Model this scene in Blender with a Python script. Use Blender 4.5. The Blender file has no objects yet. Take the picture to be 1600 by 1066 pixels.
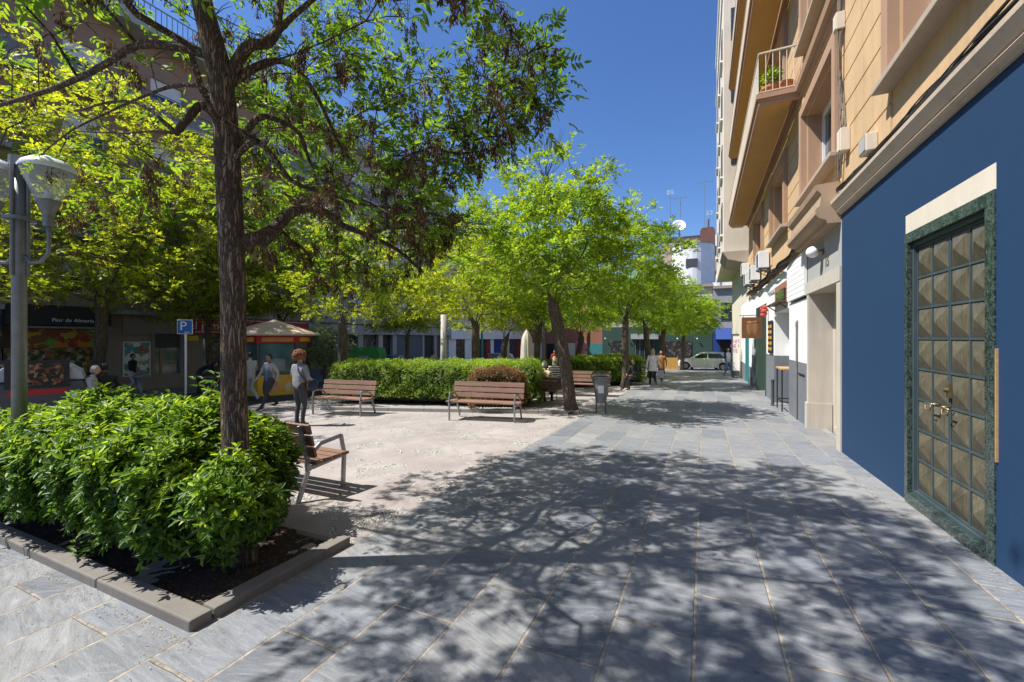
import bpy, bmesh, math, random
import numpy as np
from mathutils import Vector, Matrix

sc = bpy.context.scene
COL = sc.collection
R = math.radians

# ------------------------------------------------------------------ camera
CH = 1.65                       # camera height, world Y runs down the street, X towards the right-hand facade
cam_d = bpy.data.cameras.new('camera')
cam_d.sensor_width = 36; cam_d.lens = 650/1600*36
cam_d.shift_y = -5/1600
cam_d.clip_start = .05; cam_d.clip_end = 900
cam = bpy.data.objects.new('camera', cam_d); COL.objects.link(cam)
cam.location = (0, 0, CH); cam.rotation_euler = (R(90), 0, math.atan2(299, 650))
sc.camera = cam

# ------------------------------------------------------------------ sky and sun
TAN_E = 1.5
SUN_TO = Vector((-.88, -.47, TAN_E)).normalized()
world = bpy.data.worlds.new('World'); sc.world = world
world.use_nodes = True
wn = world.node_tree.nodes; wl = world.node_tree.links
bg = wn['Background']
sky = wn.new('ShaderNodeTexSky'); sky.sky_type = 'NISHITA'; sky.sun_disc = False
sky.sun_elevation = math.atan(TAN_E); sky.sun_rotation = math.atan2(-.88, -.47)
sky.altitude = 700; sky.air_density = 1.1; sky.dust_density = .7; sky.ozone_density = 3.2
hsv = wn.new('ShaderNodeHueSaturation'); hsv.inputs['Saturation'].default_value = 1.12; wl.new(sky.outputs[0], hsv.inputs['Color']); tn = wn.new('ShaderNodeMix'); tn.data_type = 'RGBA'; tn.blend_type = 'MULTIPLY'; tn.inputs[0].default_value = 1; tn.inputs[7].default_value = (.80, .885, 1.08, 1); wl.new(hsv.outputs[0], tn.inputs[6]); wl.new(tn.outputs[2], bg.inputs[0]); bg.inputs[1].default_value = .095
sun_d = bpy.data.lights.new('sun', 'SUN'); sun_d.energy = 5.0; sun_d.angle = R(.53); sun_d.color = (1, .955, .88)
sun = bpy.data.objects.new('sun', sun_d); COL.objects.link(sun)
sun.rotation_euler = (-SUN_TO).to_track_quat('-Z', 'Y').to_euler()
sc.view_settings.view_transform = 'Standard'; sc.view_settings.look = 'None'
sc.view_settings.exposure = .70; sc.view_settings.gamma = 1; sc.view_settings.use_curve_mapping = False
sc.cycles.max_bounces = 7; sc.cycles.diffuse_bounces = 3; sc.cycles.transmission_bounces = 6
sc.cycles.transparent_max_bounces = 8; sc.cycles.use_denoising = True

# ------------------------------------------------------------------ helpers: places
def g(x, y): return -.026*y + .022*x
def dirs(px):
    a = (px-800)/650
    return .909*a-.418, .418*a+.909
def W(px, py, Z):
    xw, yw = dirs(px)
    return Vector((xw*Z, yw*Z, CH+(528-py)/650*Z))
def gp(px, py):
    xw, yw = dirs(px)
    Z = CH/((py-528)/650+(-.026*yw+.022*xw))
    return Vector((xw*Z, yw*Z, g(xw*Z, yw*Z)))
def gz(px, Z):
    xw, yw = dirs(px)
    return Vector((xw*Z, yw*Z, g(xw*Z, yw*Z)))
def proj(p):
    X = .909*p[0]+.418*p[1]; Z = -.418*p[0]+.909*p[1]
    if Z < .05: return None
    return 800+650*X/Z, 528-650*(p[2]-CH)/Z, Z

# ------------------------------------------------------------------ helpers: objects
def tag(o, label=None, cat=None, group=None, kind=None):
    if label: o['label'] = label
    if cat: o['category'] = cat
    if group: o['group'] = group
    if kind: o['kind'] = kind
    return o
def thing(name, label, cat, loc=(0, 0, 0), rz=0, group=None):
    o = bpy.data.objects.new(name, None); COL.objects.link(o)
    o.location = loc; o.rotation_euler = (0, 0, rz)
    o.empty_display_size = .2
    return tag(o, label, cat, group)
def copy_tree(o, parent=None):
    c = o.copy(); COL.objects.link(c)
    if parent: c.parent = parent
    for ch in list(o.children): copy_tree(ch, c)
    return c

class MB:
    def __init__(s): s.v = []; s.f = []; s.m = []; s.cur = 0
    def add(s, vs, fs):
        b = len(s.v); s.v += [tuple(v) for v in vs]
        for f in fs: s.f.append(tuple(b+i for i in f)); s.m.append(s.cur)
        return s
    def quad(s, a, b, c, d): return s.add([a, b, c, d], [(0, 1, 2, 3)])
    def box(s, x0, x1, y0, y1, z0, z1):
        v = [(x0, y0, z0), (x1, y0, z0), (x1, y1, z0), (x0, y1, z0), (x0, y0, z1), (x1, y0, z1), (x1, y1, z1), (x0, y1, z1)]
        return s.add(v, [(0, 3, 2, 1), (4, 5, 6, 7), (0, 1, 5, 4), (1, 2, 6, 5), (2, 3, 7, 6), (3, 0, 4, 7)])
    def bar(s, a, b, w, h, up=(0, 0, 1)):
        a = Vector(a); b = Vector(b); d = (b-a).normalized(); up = Vector(up)
        if abs(d.dot(up)) > .98: up = Vector((1, 0, 0))
        sx = d.cross(up).normalized(); sz = sx.cross(d).normalized()
        v = []
        for p in (a, b):
            for i, j in ((-1, -1), (1, -1), (1, 1), (-1, 1)): v.append(p+sx*(i*w/2)+sz*(j*h/2))
        return s.add(v, [(3, 2, 1, 0), (4, 5, 6, 7), (0, 1, 5, 4), (1, 2, 6, 5), (2, 3, 7, 6), (3, 0, 4, 7)])
    def tube(s, pts, rads, n=8, cap=True):
        pts = [Vector(p) for p in pts]
        if not hasattr(rads, '__len__'): rads = [rads]*len(pts)
        rings = []; prev = None
        for i, p in enumerate(pts):
            d = (pts[min(i+1, len(pts)-1)]-pts[max(i-1, 0)])
            if d.length < 1e-6: d = Vector((0, 0, 1))
            d.normalize()
            if prev is None:
                u = d.cross(Vector((0, 0, 1)) if abs(d.z) < .9 else Vector((1, 0, 0))).normalized()
            else:
                u = (prev-d*prev.dot(d))
                u = u.normalized() if u.length > 1e-6 else d.orthogonal().normalized()
            prev = u; w = d.cross(u)
            rings.append([p+u*(rads[i]*math.cos(2*math.pi*k/n))+w*(rads[i]*math.sin(2*math.pi*k/n)) for k in range(n)])
        v = [q for r in rings for q in r]; f = []
        for i in range(len(rings)-1):
            for k in range(n):
                f.append((i*n+k, i*n+(k+1) % n, (i+1)*n+(k+1) % n, (i+1)*n+k))
        if cap: f.append(tuple(range(n-1, -1, -1))); f.append(tuple((len(rings)-1)*n+k for k in range(n)))
        return s.add(v, f)
    def cyl(s, x, y, z0, z1, r, n=16, r1=None): return s.tube([(x, y, z0), (x, y, z1)], [r, r if r1 is None else r1], n)
    def lathe(s, prof, n=20, c=(0, 0, 0)):
        v = []; f = []
        for r, z in prof:
            for k in range(n): v.append((c[0]+r*math.cos(2*math.pi*k/n), c[1]+r*math.sin(2*math.pi*k/n), c[2]+z))
        for i in range(len(prof)-1):
            for k in range(n): f.append((i*n+k, i*n+(k+1) % n, (i+1)*n+(k+1) % n, (i+1)*n+k))
        return s.add(v, f)
    def prism(s, pts, axis, a0, a1):   # outline in the two other axes
        n = len(pts)
        def mk(p, a): return {'x': (a, p[0], p[1]), 'y': (p[0], a, p[1]), 'z': (p[0], p[1], a)}[axis]
        v = [mk(p, a0) for p in pts]+[mk(p, a1) for p in pts]
        f = [tuple(range(n)), tuple(range(2*n-1, n-1, -1))]+[(i, n+i, n+(i+1) % n, (i+1) % n) for i in range(n)]
        return s.add(v, f)
    def ball(s, c, r, n=12, m=8, sc=(1, 1, 1)):
        prof = [(max(1e-4, math.sin(math.pi*i/m)), -math.cos(math.pi*i/m)) for i in range(m+1)]
        v = []; f = []
        for pr, pz in prof:
            for k in range(n): v.append((c[0]+r*sc[0]*pr*math.cos(2*math.pi*k/n), c[1]+r*sc[1]*pr*math.sin(2*math.pi*k/n), c[2]+r*sc[2]*pz))
        for i in range(m):
            for k in range(n): f.append((i*n+k, i*n+(k+1) % n, (i+1)*n+(k+1) % n, (i+1)*n+k))
        return s.add(v, f)
    def panel(s, o, u, v, n, w, h, holes=(), depth=.2):
        o, u, v, n = Vector(o), Vector(u), Vector(v), Vector(n)
        us = sorted({0, w}|{max(0, min(w, q)) for H in holes for q in H[:2]})
        vs = sorted({0, h}|{max(0, min(h, q)) for H in holes for q in H[2:]})
        P = lambda a, b, d=0: o+u*a+v*b-n*d
        for i in range(len(us)-1):
            for j in range(len(vs)-1):
                cu = (us[i]+us[i+1])/2; cv = (vs[j]+vs[j+1])/2
                if any(H[0] < cu < H[1] and H[2] < cv < H[3] for H in holes): continue
                s.quad(P(us[i], vs[j]), P(us[i+1], vs[j]), P(us[i+1], vs[j+1]), P(us[i], vs[j+1]))
        for a0, a1, b0, b1 in holes:
            for (a, b), (c, d) in (((a0, b0), (a1, b0)), ((a1, b0), (a1, b1)), ((a1, b1), (a0, b1)), ((a0, b1), (a0, b0))):
                s.quad(P(a, b), P(c, d), P(c, d, depth), P(a, b, depth))
        return s
    def build(s, name, mats, parent=None, smooth=False, loc=None, bevel=0):
        me = bpy.data.meshes.new(name)
        me.from_pydata(s.v, [], s.f); me.update()
        if not isinstance(mats, (list, tuple)): mats = [mats]
        for m in mats: me.materials.append(m)
        if len(mats) > 1: me.polygons.foreach_set('material_index', s.m)
        bm = bmesh.new(); bm.from_mesh(me); bmesh.ops.recalc_face_normals(bm, faces=bm.faces)
        if bevel:
            ed = [e for e in bm.edges if len(e.link_faces) == 2 and e.calc_face_angle(0) > .6]
            bmesh.ops.bevel(bm, geom=ed, offset=bevel, segments=2, affect='EDGES', profile=.5, clamp_overlap=True)
        bm.to_mesh(me); bm.free()
        if smooth: me.polygons.foreach_set('use_smooth', [True]*len(me.polygons)); me.update()
        o = bpy.data.objects.new(name, me); COL.objects.link(o)
        if parent: o.parent = parent
        if loc is not None: o.location = loc
        return o

def structure(o): o['kind'] = 'structure'; return o

def text(body, size, loc, rot, m, parent=None, name='lettering', ext=.004, align='CENTER', sx=1):
    c = bpy.data.curves.new(name, 'FONT'); c.body = body; c.size = size; c.extrude = ext
    c.align_x = align; c.align_y = 'CENTER'; c.resolution_u = 3
    o = bpy.data.objects.new(name, c); COL.objects.link(o)
    o.location = loc; o.rotation_euler = rot; o.scale = (sx, 1, 1)
    c.materials.append(m)
    dg = bpy.context.evaluated_depsgraph_get(); me = bpy.data.meshes.new_from_object(o.evaluated_get(dg)); me.name = name
    loc_, rot_, sc_ = o.location.copy(), o.rotation_euler.copy(), o.scale.copy(); bpy.data.objects.remove(o); bpy.data.curves.remove(c)
    o = bpy.data.objects.new(name, me); COL.objects.link(o); o.location, o.rotation_euler, o.scale = loc_, rot_, sc_
    if parent: o.parent = parent
    return o

# ------------------------------------------------------------------ helpers: materials
class NT:
    def __init__(s, name):
        s.m = bpy.data.materials.new(name); s.m.use_nodes = True
        s.n = s.m.node_tree.nodes; s.l = s.m.node_tree.links
        s.b = s.n['Principled BSDF']; s.out = s.n['Material Output']
        s.pos = s.n.new('ShaderNodeNewGeometry').outputs['Position']
    def node(s, t, **kw):
        x = s.n.new(t)
        for k, v in kw.items():
            if k.startswith('i_'):
                key = k[2:]; key = int(key) if key.isdigit() else key
                x.inputs[key].default_value = v
            else: setattr(x, k, v)
        return x
    def link(s, a, b): s.l.new(a, b)
    def math(s, op, a, b=None, c=None):
        x = s.node('ShaderNodeMath', operation=op)
        for i, q in enumerate((a, b, c)):
            if q is None: continue
            if isinstance(q, (int, float)): x.inputs[i].default_value = q
            else: s.link(q, x.inputs[i])
        return x.outputs[0]
    def mapping(s, vec, scale=(1, 1, 1), rot=(0, 0, 0), loc=(0, 0, 0)):
        x = s.node('ShaderNodeMapping'); s.link(vec, x.inputs[0])
        x.inputs['Scale'].default_value = scale; x.inputs['Rotation'].default_value = rot; x.inputs['Location'].default_value = loc
        return x.outputs[0]
    def noise(s, vec, scale, detail=4, rough=.55, dist=0):
        x = s.node('ShaderNodeTexNoise'); s.link(vec, x.inputs['Vector'])
        x.inputs['Scale'].default_value = scale; x.inputs['Detail'].default_value = detail
        x.inputs['Roughness'].default_value = rough; x.inputs['Distortion'].default_value = dist
        return x.outputs[0]
    def ramp(s, f, stops, mode='LINEAR'):
        x = s.node('ShaderNodeValToRGB'); s.link(f, x.inputs[0]); e = x.color_ramp.elements
        x.color_ramp.interpolation = mode
        while len(e) < len(stops): e.new(.5)
        for i, (p, c) in enumerate(stops):
            e[i].position = p; e[i].color = (*c, 1) if len(c) == 3 else c
        return x.outputs[0]
    def mix(s, f, a, b, mode='MIX'):
        x = s.node('ShaderNodeMix', data_type='RGBA', blend_type=mode)
        for i, q in ((0, f), (6, a), (7, b)):
            if isinstance(q, (int, float)): x.inputs[i].default_value = q
            elif isinstance(q, tuple): x.inputs[i].default_value = (*q, 1) if len(q) == 3 else q
            else: s.link(q, x.inputs[i])
        return x.outputs[2]
    def bump(s, h, strength=.5, dist=.01, normal=None):
        x = s.node('ShaderNodeBump'); s.link(h, x.inputs['Height'])
        x.inputs['Strength'].default_value = strength; x.inputs['Distance'].default_value = dist
        if normal is not None: s.link(normal, x.inputs['Normal'])
        s.link(x.outputs[0], s.b.inputs['Normal']); return x.outputs[0]
    def col(s, c): s.link(c, s.b.inputs['Base Color'])

def sh(c, k): return tuple(min(1, max(0, q*k)) for q in c)
def mat(name, c, rough=.7, var=.15, scale=3, metal=0, bump=0, bscale=60, spec=.4, obj=False):
    t = NT(name)
    v = t.pos
    if obj: v = t.node('ShaderNodeTexCoord').outputs['Object']
    t.b.inputs['Roughness'].default_value = rough; t.b.inputs['Metallic'].default_value = metal
    t.b.inputs['Specular IOR Level'].default_value = spec
    if var:
        n = t.noise(v, scale, 6, .65)
        t.col(t.ramp(n, [(.25, sh(c, 1-var)), (.5, c), (.75, sh(c, 1+var))]))
    else: t.b.inputs['Base Color'].default_value = (*c, 1)
    if bump:
        t.bump(t.noise(v, bscale, 4), bump, .01)
    return t.m
def glass(name, c=(.03, .04, .045), rough=.06):
    t = NT(name); n = t.noise(t.pos, .9, 3)
    t.col(t.ramp(n, [(.3, sh(c, .5)), (.7, sh(c, 1.8))]))
    t.b.inputs['Roughness'].default_value = rough; t.b.inputs['Specular IOR Level'].default_value = .9
    return t.m
def leafmat(name, stops, trans=.45, rough=.42, tcol=None, spec=.45):
    t = NT(name)
    a = t.node('ShaderNodeAttribute', attribute_name='rnd').outputs['Fac']
    c = t.ramp(a, stops); t.col(c)
    t.b.inputs['Roughness'].default_value = rough; t.b.inputs['Specular IOR Level'].default_value = spec
    if trans:
        tr = t.node('ShaderNodeBsdfTranslucent')
        tc = t.mix(1.0, c, tcol or (1.0, 1.0, .45), 'MULTIPLY')
        vm = t.node('ShaderNodeVectorMath', operation='SCALE'); t.link(tc, vm.inputs[0]); vm.inputs['Scale'].default_value = 2.1; tc = vm.outputs[0]
        br = t.node('ShaderNodeBrightContrast'); t.link(tc, br.inputs[0]); br.inputs[1].default_value = .01
        t.link(br.outputs[0], tr.inputs[0])
        mx = t.node('ShaderNodeMixShader'); mx.inputs[0].default_value = trans
        t.link(t.b.outputs[0], mx.inputs[1]); t.link(tr.outputs[0], mx.inputs[2]); t.link(mx.outputs[0], t.out.inputs[0])
    return t.m

# ------------------------------------------------------------------ foliage and branch builders
def poly_object(name, V, F, m, parent=None, rnd=None, smooth=False):
    """V (n,3) float array, F (k,4) or (k,3) int array"""
    me = bpy.data.meshes.new(name)
    n = len(V); k, s = F.shape
    me.vertices.add(n); me.vertices.foreach_set('co', np.asarray(V, np.float32).ravel())
    me.loops.add(k*s); me.loops.foreach_set('vertex_index', np.asarray(F, np.int32).ravel())
    me.polygons.add(k); me.polygons.foreach_set('loop_start', np.arange(0, k*s, s, dtype=np.int32))
    me.update(calc_edges=True)
    if rnd is not None:
        at = me.attributes.new('rnd', 'FLOAT', 'FACE'); at.data.foreach_set('value', np.asarray(rnd, np.float32))
    if smooth: me.polygons.foreach_set('use_smooth', np.ones(k, bool))
    me.materials.append(m)
    o = bpy.data.objects.new(name, me); COL.objects.link(o)
    if parent: o.parent = parent
    return o
def unit(a): return a/np.maximum(np.linalg.norm(a, axis=-1, keepdims=True), 1e-9)
def leaves_mesh(B, D, N, L, Wd, fold=.25, fine=True):
    """B base points, D unit direction, N approx normal, L length, Wd width -> verts, faces"""
    S = unit(np.cross(D, N)); N = unit(np.cross(S, D)); L = np.asarray(L).reshape(-1, 1); Wd = np.asarray(Wd).reshape(-1, 1)
    n = len(B)
    if fine:
        up = N*Wd*fold
        pts = [B, B+D*L*.3+S*Wd*.42+up, B+D*L*.68+S*Wd*.38+up*.9-N*L*.03, B+D*L-N*L*.1,
               B+D*L*.68-S*Wd*.38+up*.9-N*L*.03, B+D*L*.3-S*Wd*.42+up]
        V = np.stack(pts, 1).reshape(-1, 3); b = np.arange(n)[:, None]*6
        F = np.concatenate([b+np.array([[0, 1, 2, 3]]), b+np.array([[0, 3, 4, 5]])], 1).reshape(-1, 4)
        return V, F, 2
    pts = [B, B+D*L*.5+S*Wd*.5, B+D*L-N*L*.08, B+D*L*.5-S*Wd*.5]
    V = np.stack(pts, 1).reshape(-1, 3); b = np.arange(n)[:, None]*4
    return V, b+np.array([[0, 1, 2, 3]]), 1
def compound(P, D, rng, size=.24, k=7, fine=True, wid=.3):
    """pinnate leaves: P bases, D axis directions"""
    M = len(P); up = np.tile([0, 0, 1.], (M, 1))+rng.normal(0, .35, (M, 3))
    S = unit(np.cross(D, up)); U = unit(np.cross(S, D)); Ls = size*rng.uniform(.7, 1.2, (M, 1))
    Bs = []; Ds = []; Ns = []; LL = []
    for i in range(k):
        if i == k-1: f, sd = 1., 0
        else: f, sd = .35+.6*(i//2)/max(1, (k-1)//2), (1 if i % 2 else -1)
        droop = np.array([[0, 0, -.22]])*f*f*Ls
        Bs.append(P+D*Ls*f*.8+droop)
        d = D*(.55 if sd else 1)+S*sd*.85+np.array([[0, 0, -.22]])+rng.normal(0, .12, (M, 3))
        Ds.append(unit(d)); Ns.append(U+rng.normal(0, .25, (M, 3))); LL.append(Ls[:, 0]*.38*rng.uniform(.8, 1.15, M))
    B = np.concatenate(Bs); Dd = np.concatenate(Ds); N = np.concatenate(Ns); L = np.concatenate(LL)
    return leaves_mesh(B, Dd, N, L, L*wid*1.25, .2, fine)+(M,)
def grow(nodes, parent, tips, step=.3, rng=None, wpath=.25, sag=.12):
    """join every tip to the nearest part of the growing skeleton"""
    N = [np.array(p, float) for p in nodes]; par = list(parent); dist = [0.]*len(N)
    for i in range(1, len(N)):
        if par[i] >= 0: dist[i] = dist[par[i]]+np.linalg.norm(N[i]-N[par[i]])
    c0 = N[min(3, len(N)-1)]
    order = np.argsort(np.linalg.norm(np.array(tips)-c0, axis=1)); ends = []
    A = np.array(N)
    Dn = np.array(dist)
    for ti in order:
        t = np.array(tips[ti])
        d = np.linalg.norm(A-t, axis=1)
        below = np.maximum(0, A[:, 2]-t[2])*.35
        j = int(np.argmin(d+wpath*Dn+below))
        a = A[j]; L = d[j]; k = max(1, int(L/step)); prev = j; new = []; nd = []
        perp = rng.normal(0, 1, 3); perp -= perp.dot(t-a)/(L*L+1e-9)*(t-a); perp /= (np.linalg.norm(perp)+1e-9)
        for q in range(1, k+1):
            s = q/k
            p = a+(t-a)*s+np.array([0, 0, 1])*sag*L*math.sin(math.pi*s)+perp*(L*.08*math.sin(math.pi*s)+.05*min(L, 1.5)*math.sin(2*math.pi*s*max(1, L))*(s < 1))+rng.normal(0, .02, 3)
            new.append(p); par.append(prev); nd.append(Dn[j]+L*s)
            prev = len(A)+len(new)-1
        A = np.vstack([A, new]); Dn = np.concatenate([Dn, nd]); ends.append((prev, ti))
    return A, par, ends
def radii(A, par, tip=.005, e=2.4, seeds=None):
    n = len(A); acc = np.zeros(n); kids = [[] for _ in range(n)]
    for i, p in enumerate(par):
        if p >= 0: kids[p].append(i)
    order = []; st = [i for i, p in enumerate(par) if p < 0]
    while st:
        i = st.pop(); order.append(i); st += kids[i]
    for i in reversed(order):
        acc[i] = max(tip**e, acc[i]) if not kids[i] else sum(acc[c] for c in kids[i])+(tip*.25)**e
    r = acc**(1/e)
    if seeds:
        for i, v in seeds.items(): r[i] = v
    return r, kids
def branch_mesh(A, par, kids, r, name, m, parent, minr=0.0, nbig=12):
    mb = MB(); st = [(i, None) for i, p in enumerate(par) if p < 0]
    while st:
        i, frm = st.pop()
        chain = [i] if frm is None else [frm, i]
        rr = [r[i]] if frm is None else [min(r[frm], r[i]*1.15), r[i]]
        cur = i
        while kids[cur]:
            ks = sorted(kids[cur], key=lambda q: -r[q])
            for q in ks[1:]: st.append((q, cur))
            cur = ks[0]; chain.append(cur); rr.append(r[cur])
        if max(rr) < minr: continue
        n = nbig if rr[0] > .06 else 6 if rr[0] > .02 else 4
        if len(chain) > 1: mb.tube([A[c] for c in chain], rr, n)
    return mb.build(name, m, parent, smooth=True)
# ------------------------------------------------------------------ materials
def pavement_mat():
    t = NT('slate_paving'); p = t.pos
    sx = t.node('ShaderNodeSeparateXYZ'); t.link(p, sx.inputs[0])
    cb = t.node('ShaderNodeCombineXYZ'); t.link(sx.outputs[1], cb.inputs[0]); t.link(sx.outputs[0], cb.inputs[1])
    wob = t.noise(p, 6, 2)
    v = t.node('ShaderNodeVectorMath', operation='ADD'); t.link(t.mapping(cb.outputs[0], loc=(.15, .046, 0)), v.inputs[0])
    w2 = t.math('MULTIPLY', t.math('SUBTRACT', wob, .5), .012); t.link(w2, v.inputs[1])
    br = t.node('ShaderNodeTexBrick'); t.link(v.outputs[0], br.inputs['Vector'])
    br.offset = .5; br.offset_frequency = 2; br.squash = 1
    for k, q in (('Scale', 1), ('Mortar Size', .0115), ('Mortar Smooth', .3), ('Bias', 0), ('Brick Width', .92), ('Row Height', .447)): br.inputs[k].default_value = q
    br.inputs['Color1'].default_value = (0, 0, 0, 1); br.inputs['Color2'].default_value = (1, 1, 1, 1); br.inputs['Mortar'].default_value = (.5, .5, .5, 1)
    rnd = br.outputs['Color']; mort = br.outputs['Fac']
    # cleft streaks, direction differing a little from slab to slab
    rot = t.node('ShaderNodeVectorRotate', rotation_type='Z_AXIS'); t.link(p, rot.inputs['Vector'])
    t.link(t.math('MULTIPLY_ADD', rnd, 1.0, -.4), rot.inputs['Angle'])
    off = t.node('ShaderNodeVectorMath', operation='ADD'); t.link(rot.outputs[0], off.inputs[0]); t.link(t.math('MULTIPLY', rnd, 37.0), off.inputs[1])
    st = t.noise(t.mapping(off.outputs[0], (1.6, 11, 1)), 1.5, 9, .72, .9)
    st2 = t.noise(t.mapping(off.outputs[0], (1.2, 4, 1)), 2.5, 5, .6, 2.5)
    base = t.ramp(st, [(.22, (.150, .156, .166)), (.5, (.245, .253, .264)), (.78, (.345, .352, .36))])
    tint = t.ramp(rnd, [(0, (.70, .73, .79)), (.35, (.88, .92, .99)), (.7, (1.0, 1.0, 1.0)), (1, (1.2, 1.18, 1.14))])
    c = t.mix(1, base, tint, 'MULTIPLY')
    c = t.mix(t.math('MULTIPLY', t.ramp(st2, [(.52, (0, 0, 0)), (.7, (1, 1, 1))]), .4), c, (.42, .43, .43))
    dirt = t.noise(p, .55, 6, .7)
    c = t.mix(t.math('MULTIPLY', t.ramp(dirt, [(.5, (0, 0, 0)), (.75, (1, 1, 1))]), .35), c, (.20, .19, .175))
    fine = t.noise(p, 130, 2)
    c = t.mix(.25, c, t.ramp(fine, [(.3, (.12, .12, .12)), (.7, (.42, .42, .42))]), 'OVERLAY')
    jc = t.ramp(t.noise(p, 14, 4, .7), [(.3, (.12, .10, .085)), (.5, (.30, .265, .22)), (.72, (.46, .42, .36))])
    # sandy joints with a ragged sanded margin
    br2 = t.node('ShaderNodeTexBrick'); t.link(v.outputs[0], br2.inputs['Vector']); br2.offset = .5; br2.offset_frequency = 2
    for k, q in (('Scale', 1), ('Mortar Size', .03), ('Mortar Smooth', 1), ('Brick Width', .92), ('Row Height', .447)): br2.inputs[k].default_value = q
    halo = t.math('MULTIPLY', br2.outputs['Fac'], t.ramp(t.noise(p, 9, 5, .75), [(.48, (0, 0, 0)), (.7, (1, 1, 1))]))
    c = t.mix(t.math('MULTIPLY', halo, .6), c, (.42, .38, .32))
    sp = t.node('ShaderNodeTexVoronoi'); t.link(t.mapping(p, (1, 1, 0)), sp.inputs['Vector']); sp.inputs['Scale'].default_value = 4.5
    c = t.mix(t.math('MULTIPLY', t.math('LESS_THAN', sp.outputs['Distance'], .055), .55), c, (.07, .07, .072))
    c = t.mix(t.math('MULTIPLY', t.ramp(t.noise(p, 2.1, 5, .7, .5), [(.55, (0, 0, 0)), (.7, (1, 1, 1))]), .22), c, (.12, .12, .125))
    c = t.mix(mort, c, jc); t.col(c)
    rr = t.ramp(st, [(.3, (.42, .42, .42)), (.7, (.68, .68, .68))]); t.link(rr, t.b.inputs['Roughness'])
    t.b.inputs['Specular IOR Level'].default_value = .35
    h = t.math('MULTIPLY', t.math('SUBTRACT', 1.0, mort), t.math('MULTIPLY_ADD', st, .6, .6))
    h = t.math('ADD', h, t.math('MULTIPLY', fine, .12))
    t.bump(h, .85, .012); return t.m
def plaza_mat():
    t = NT('pink_mosaic_paving'); p = t.pos
    sx = t.node('ShaderNodeSeparateXYZ'); t.link(p, sx.inputs[0]); x, y = sx.outputs[0], sx.outputs[1]
    n = t.noise(p, 1.1, 6, .65); f = t.noise(p, 90, 3)
    c = t.ramp(n, [(.3, (.26, .228, .217)), (.55, (.355, .32, .305)), (.75, (.43, .392, .375))])
    c = t.mix(.3, c, t.ramp(f, [(.3, (.2, .2, .2)), (.7, (.7, .7, .7))]), 'OVERLAY')
    vo = t.node('ShaderNodeTexVoronoi', feature='DISTANCE_TO_EDGE'); t.link(p, vo.inputs['Vector']); vo.inputs['Scale'].default_value = 34
    vc = t.node('ShaderNodeTexVoronoi'); t.link(p, vc.inputs['Vector']); vc.inputs['Scale'].default_value = 34
    peb = t.ramp(vo.outputs['Distance'], [(.04, (0, 0, 0)), (.16, (1, 1, 1))])
    pc = t.mix(peb, (.10, .09, .08), t.ramp(vc.outputs['Color'], [(.2, (.38, .36, .33)), (.6, (.62, .60, .57))]))
    # bands and lozenges of white pebbles
    fx = t.math('PINGPONG', t.math('ADD', x, 40.1), .62); fy = t.math('PINGPONG', t.math('ADD', y, 20.35), .62)
    loz = t.math('LESS_THAN', t.math('ADD', fx, fy), .34)
    ring = t.math('LESS_THAN', t.math('ABSOLUTE', t.math('SUBTRACT', t.math('ADD', fx, fy), .62)), .035)
    bandy = t.math('LESS_THAN', t.math('PINGPONG', t.math('ADD', y, 19.96), 1.24), .05)
    msk = t.math('MAXIMUM', t.math('MAXIMUM', loz, ring), bandy)
    wear = t.ramp(t.noise(p, 3.2, 3), [(.40, (0, 0, 0)), (.55, (1, 1, 1))])
    c = t.mix(t.math('MULTIPLY', msk, wear), c, pc); t.col(c)
    t.b.inputs['Roughness'].default_value = .8; t.b.inputs['Specular IOR Level'].default_value = .25
    t.bump(t.math('ADD', t.math('MULTIPLY', t.math('MULTIPLY', msk, peb), .8), t.math('MULTIPLY', f, .35)), .6, .008); return t.m
def bark_mat(name, dark, light, sc=1.0, strength=1.0):
    t = NT(name); p = t.node('ShaderNodeTexCoord').outputs['Object']
    q = t.mapping(p, (15*sc, 15*sc, 1.9*sc))
    n1 = t.noise(q, 1.7, 3, .5, .7)
    rid = t.math('ABSOLUTE', t.math('SUBTRACT', n1, .5)); rid = t.math('MINIMUM', t.math('MULTIPLY', rid, 11), 1.0)
    n1b = t.noise(t.mapping(p, (15*sc, 15*sc, 2.4*sc), loc=(3, 7, 1)), 1.9, 3, .5, .7); rb = t.math('MINIMUM', t.math('MULTIPLY', t.math('ABSOLUTE', t.math('SUBTRACT', n1b, .5)), 14), 1.0); rid = t.math('MULTIPLY', rid, rb)
    n2 = t.noise(p, 40*sc, 4, .7)
    n3 = t.noise(p, 2.2, 3)
    c = t.ramp(rid, [(0, sh(dark, .3)), (.25, dark), (.8, light)])
    c = t.mix(.25, c, t.ramp(n2, [(.3, sh(dark, .8)), (.7, sh(light, 1.25))]), 'MIX')
    c = t.mix(t.math('MULTIPLY', n3, .35), c, (.13, .12, .10)); t.col(c)
    t.b.inputs['Roughness'].default_value = .9; t.b.inputs['Specular IOR Level'].default_value = .2
    t.bump(t.math('ADD', rid, t.math('MULTIPLY', n2, .35)), strength, .022); return t.m
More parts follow.
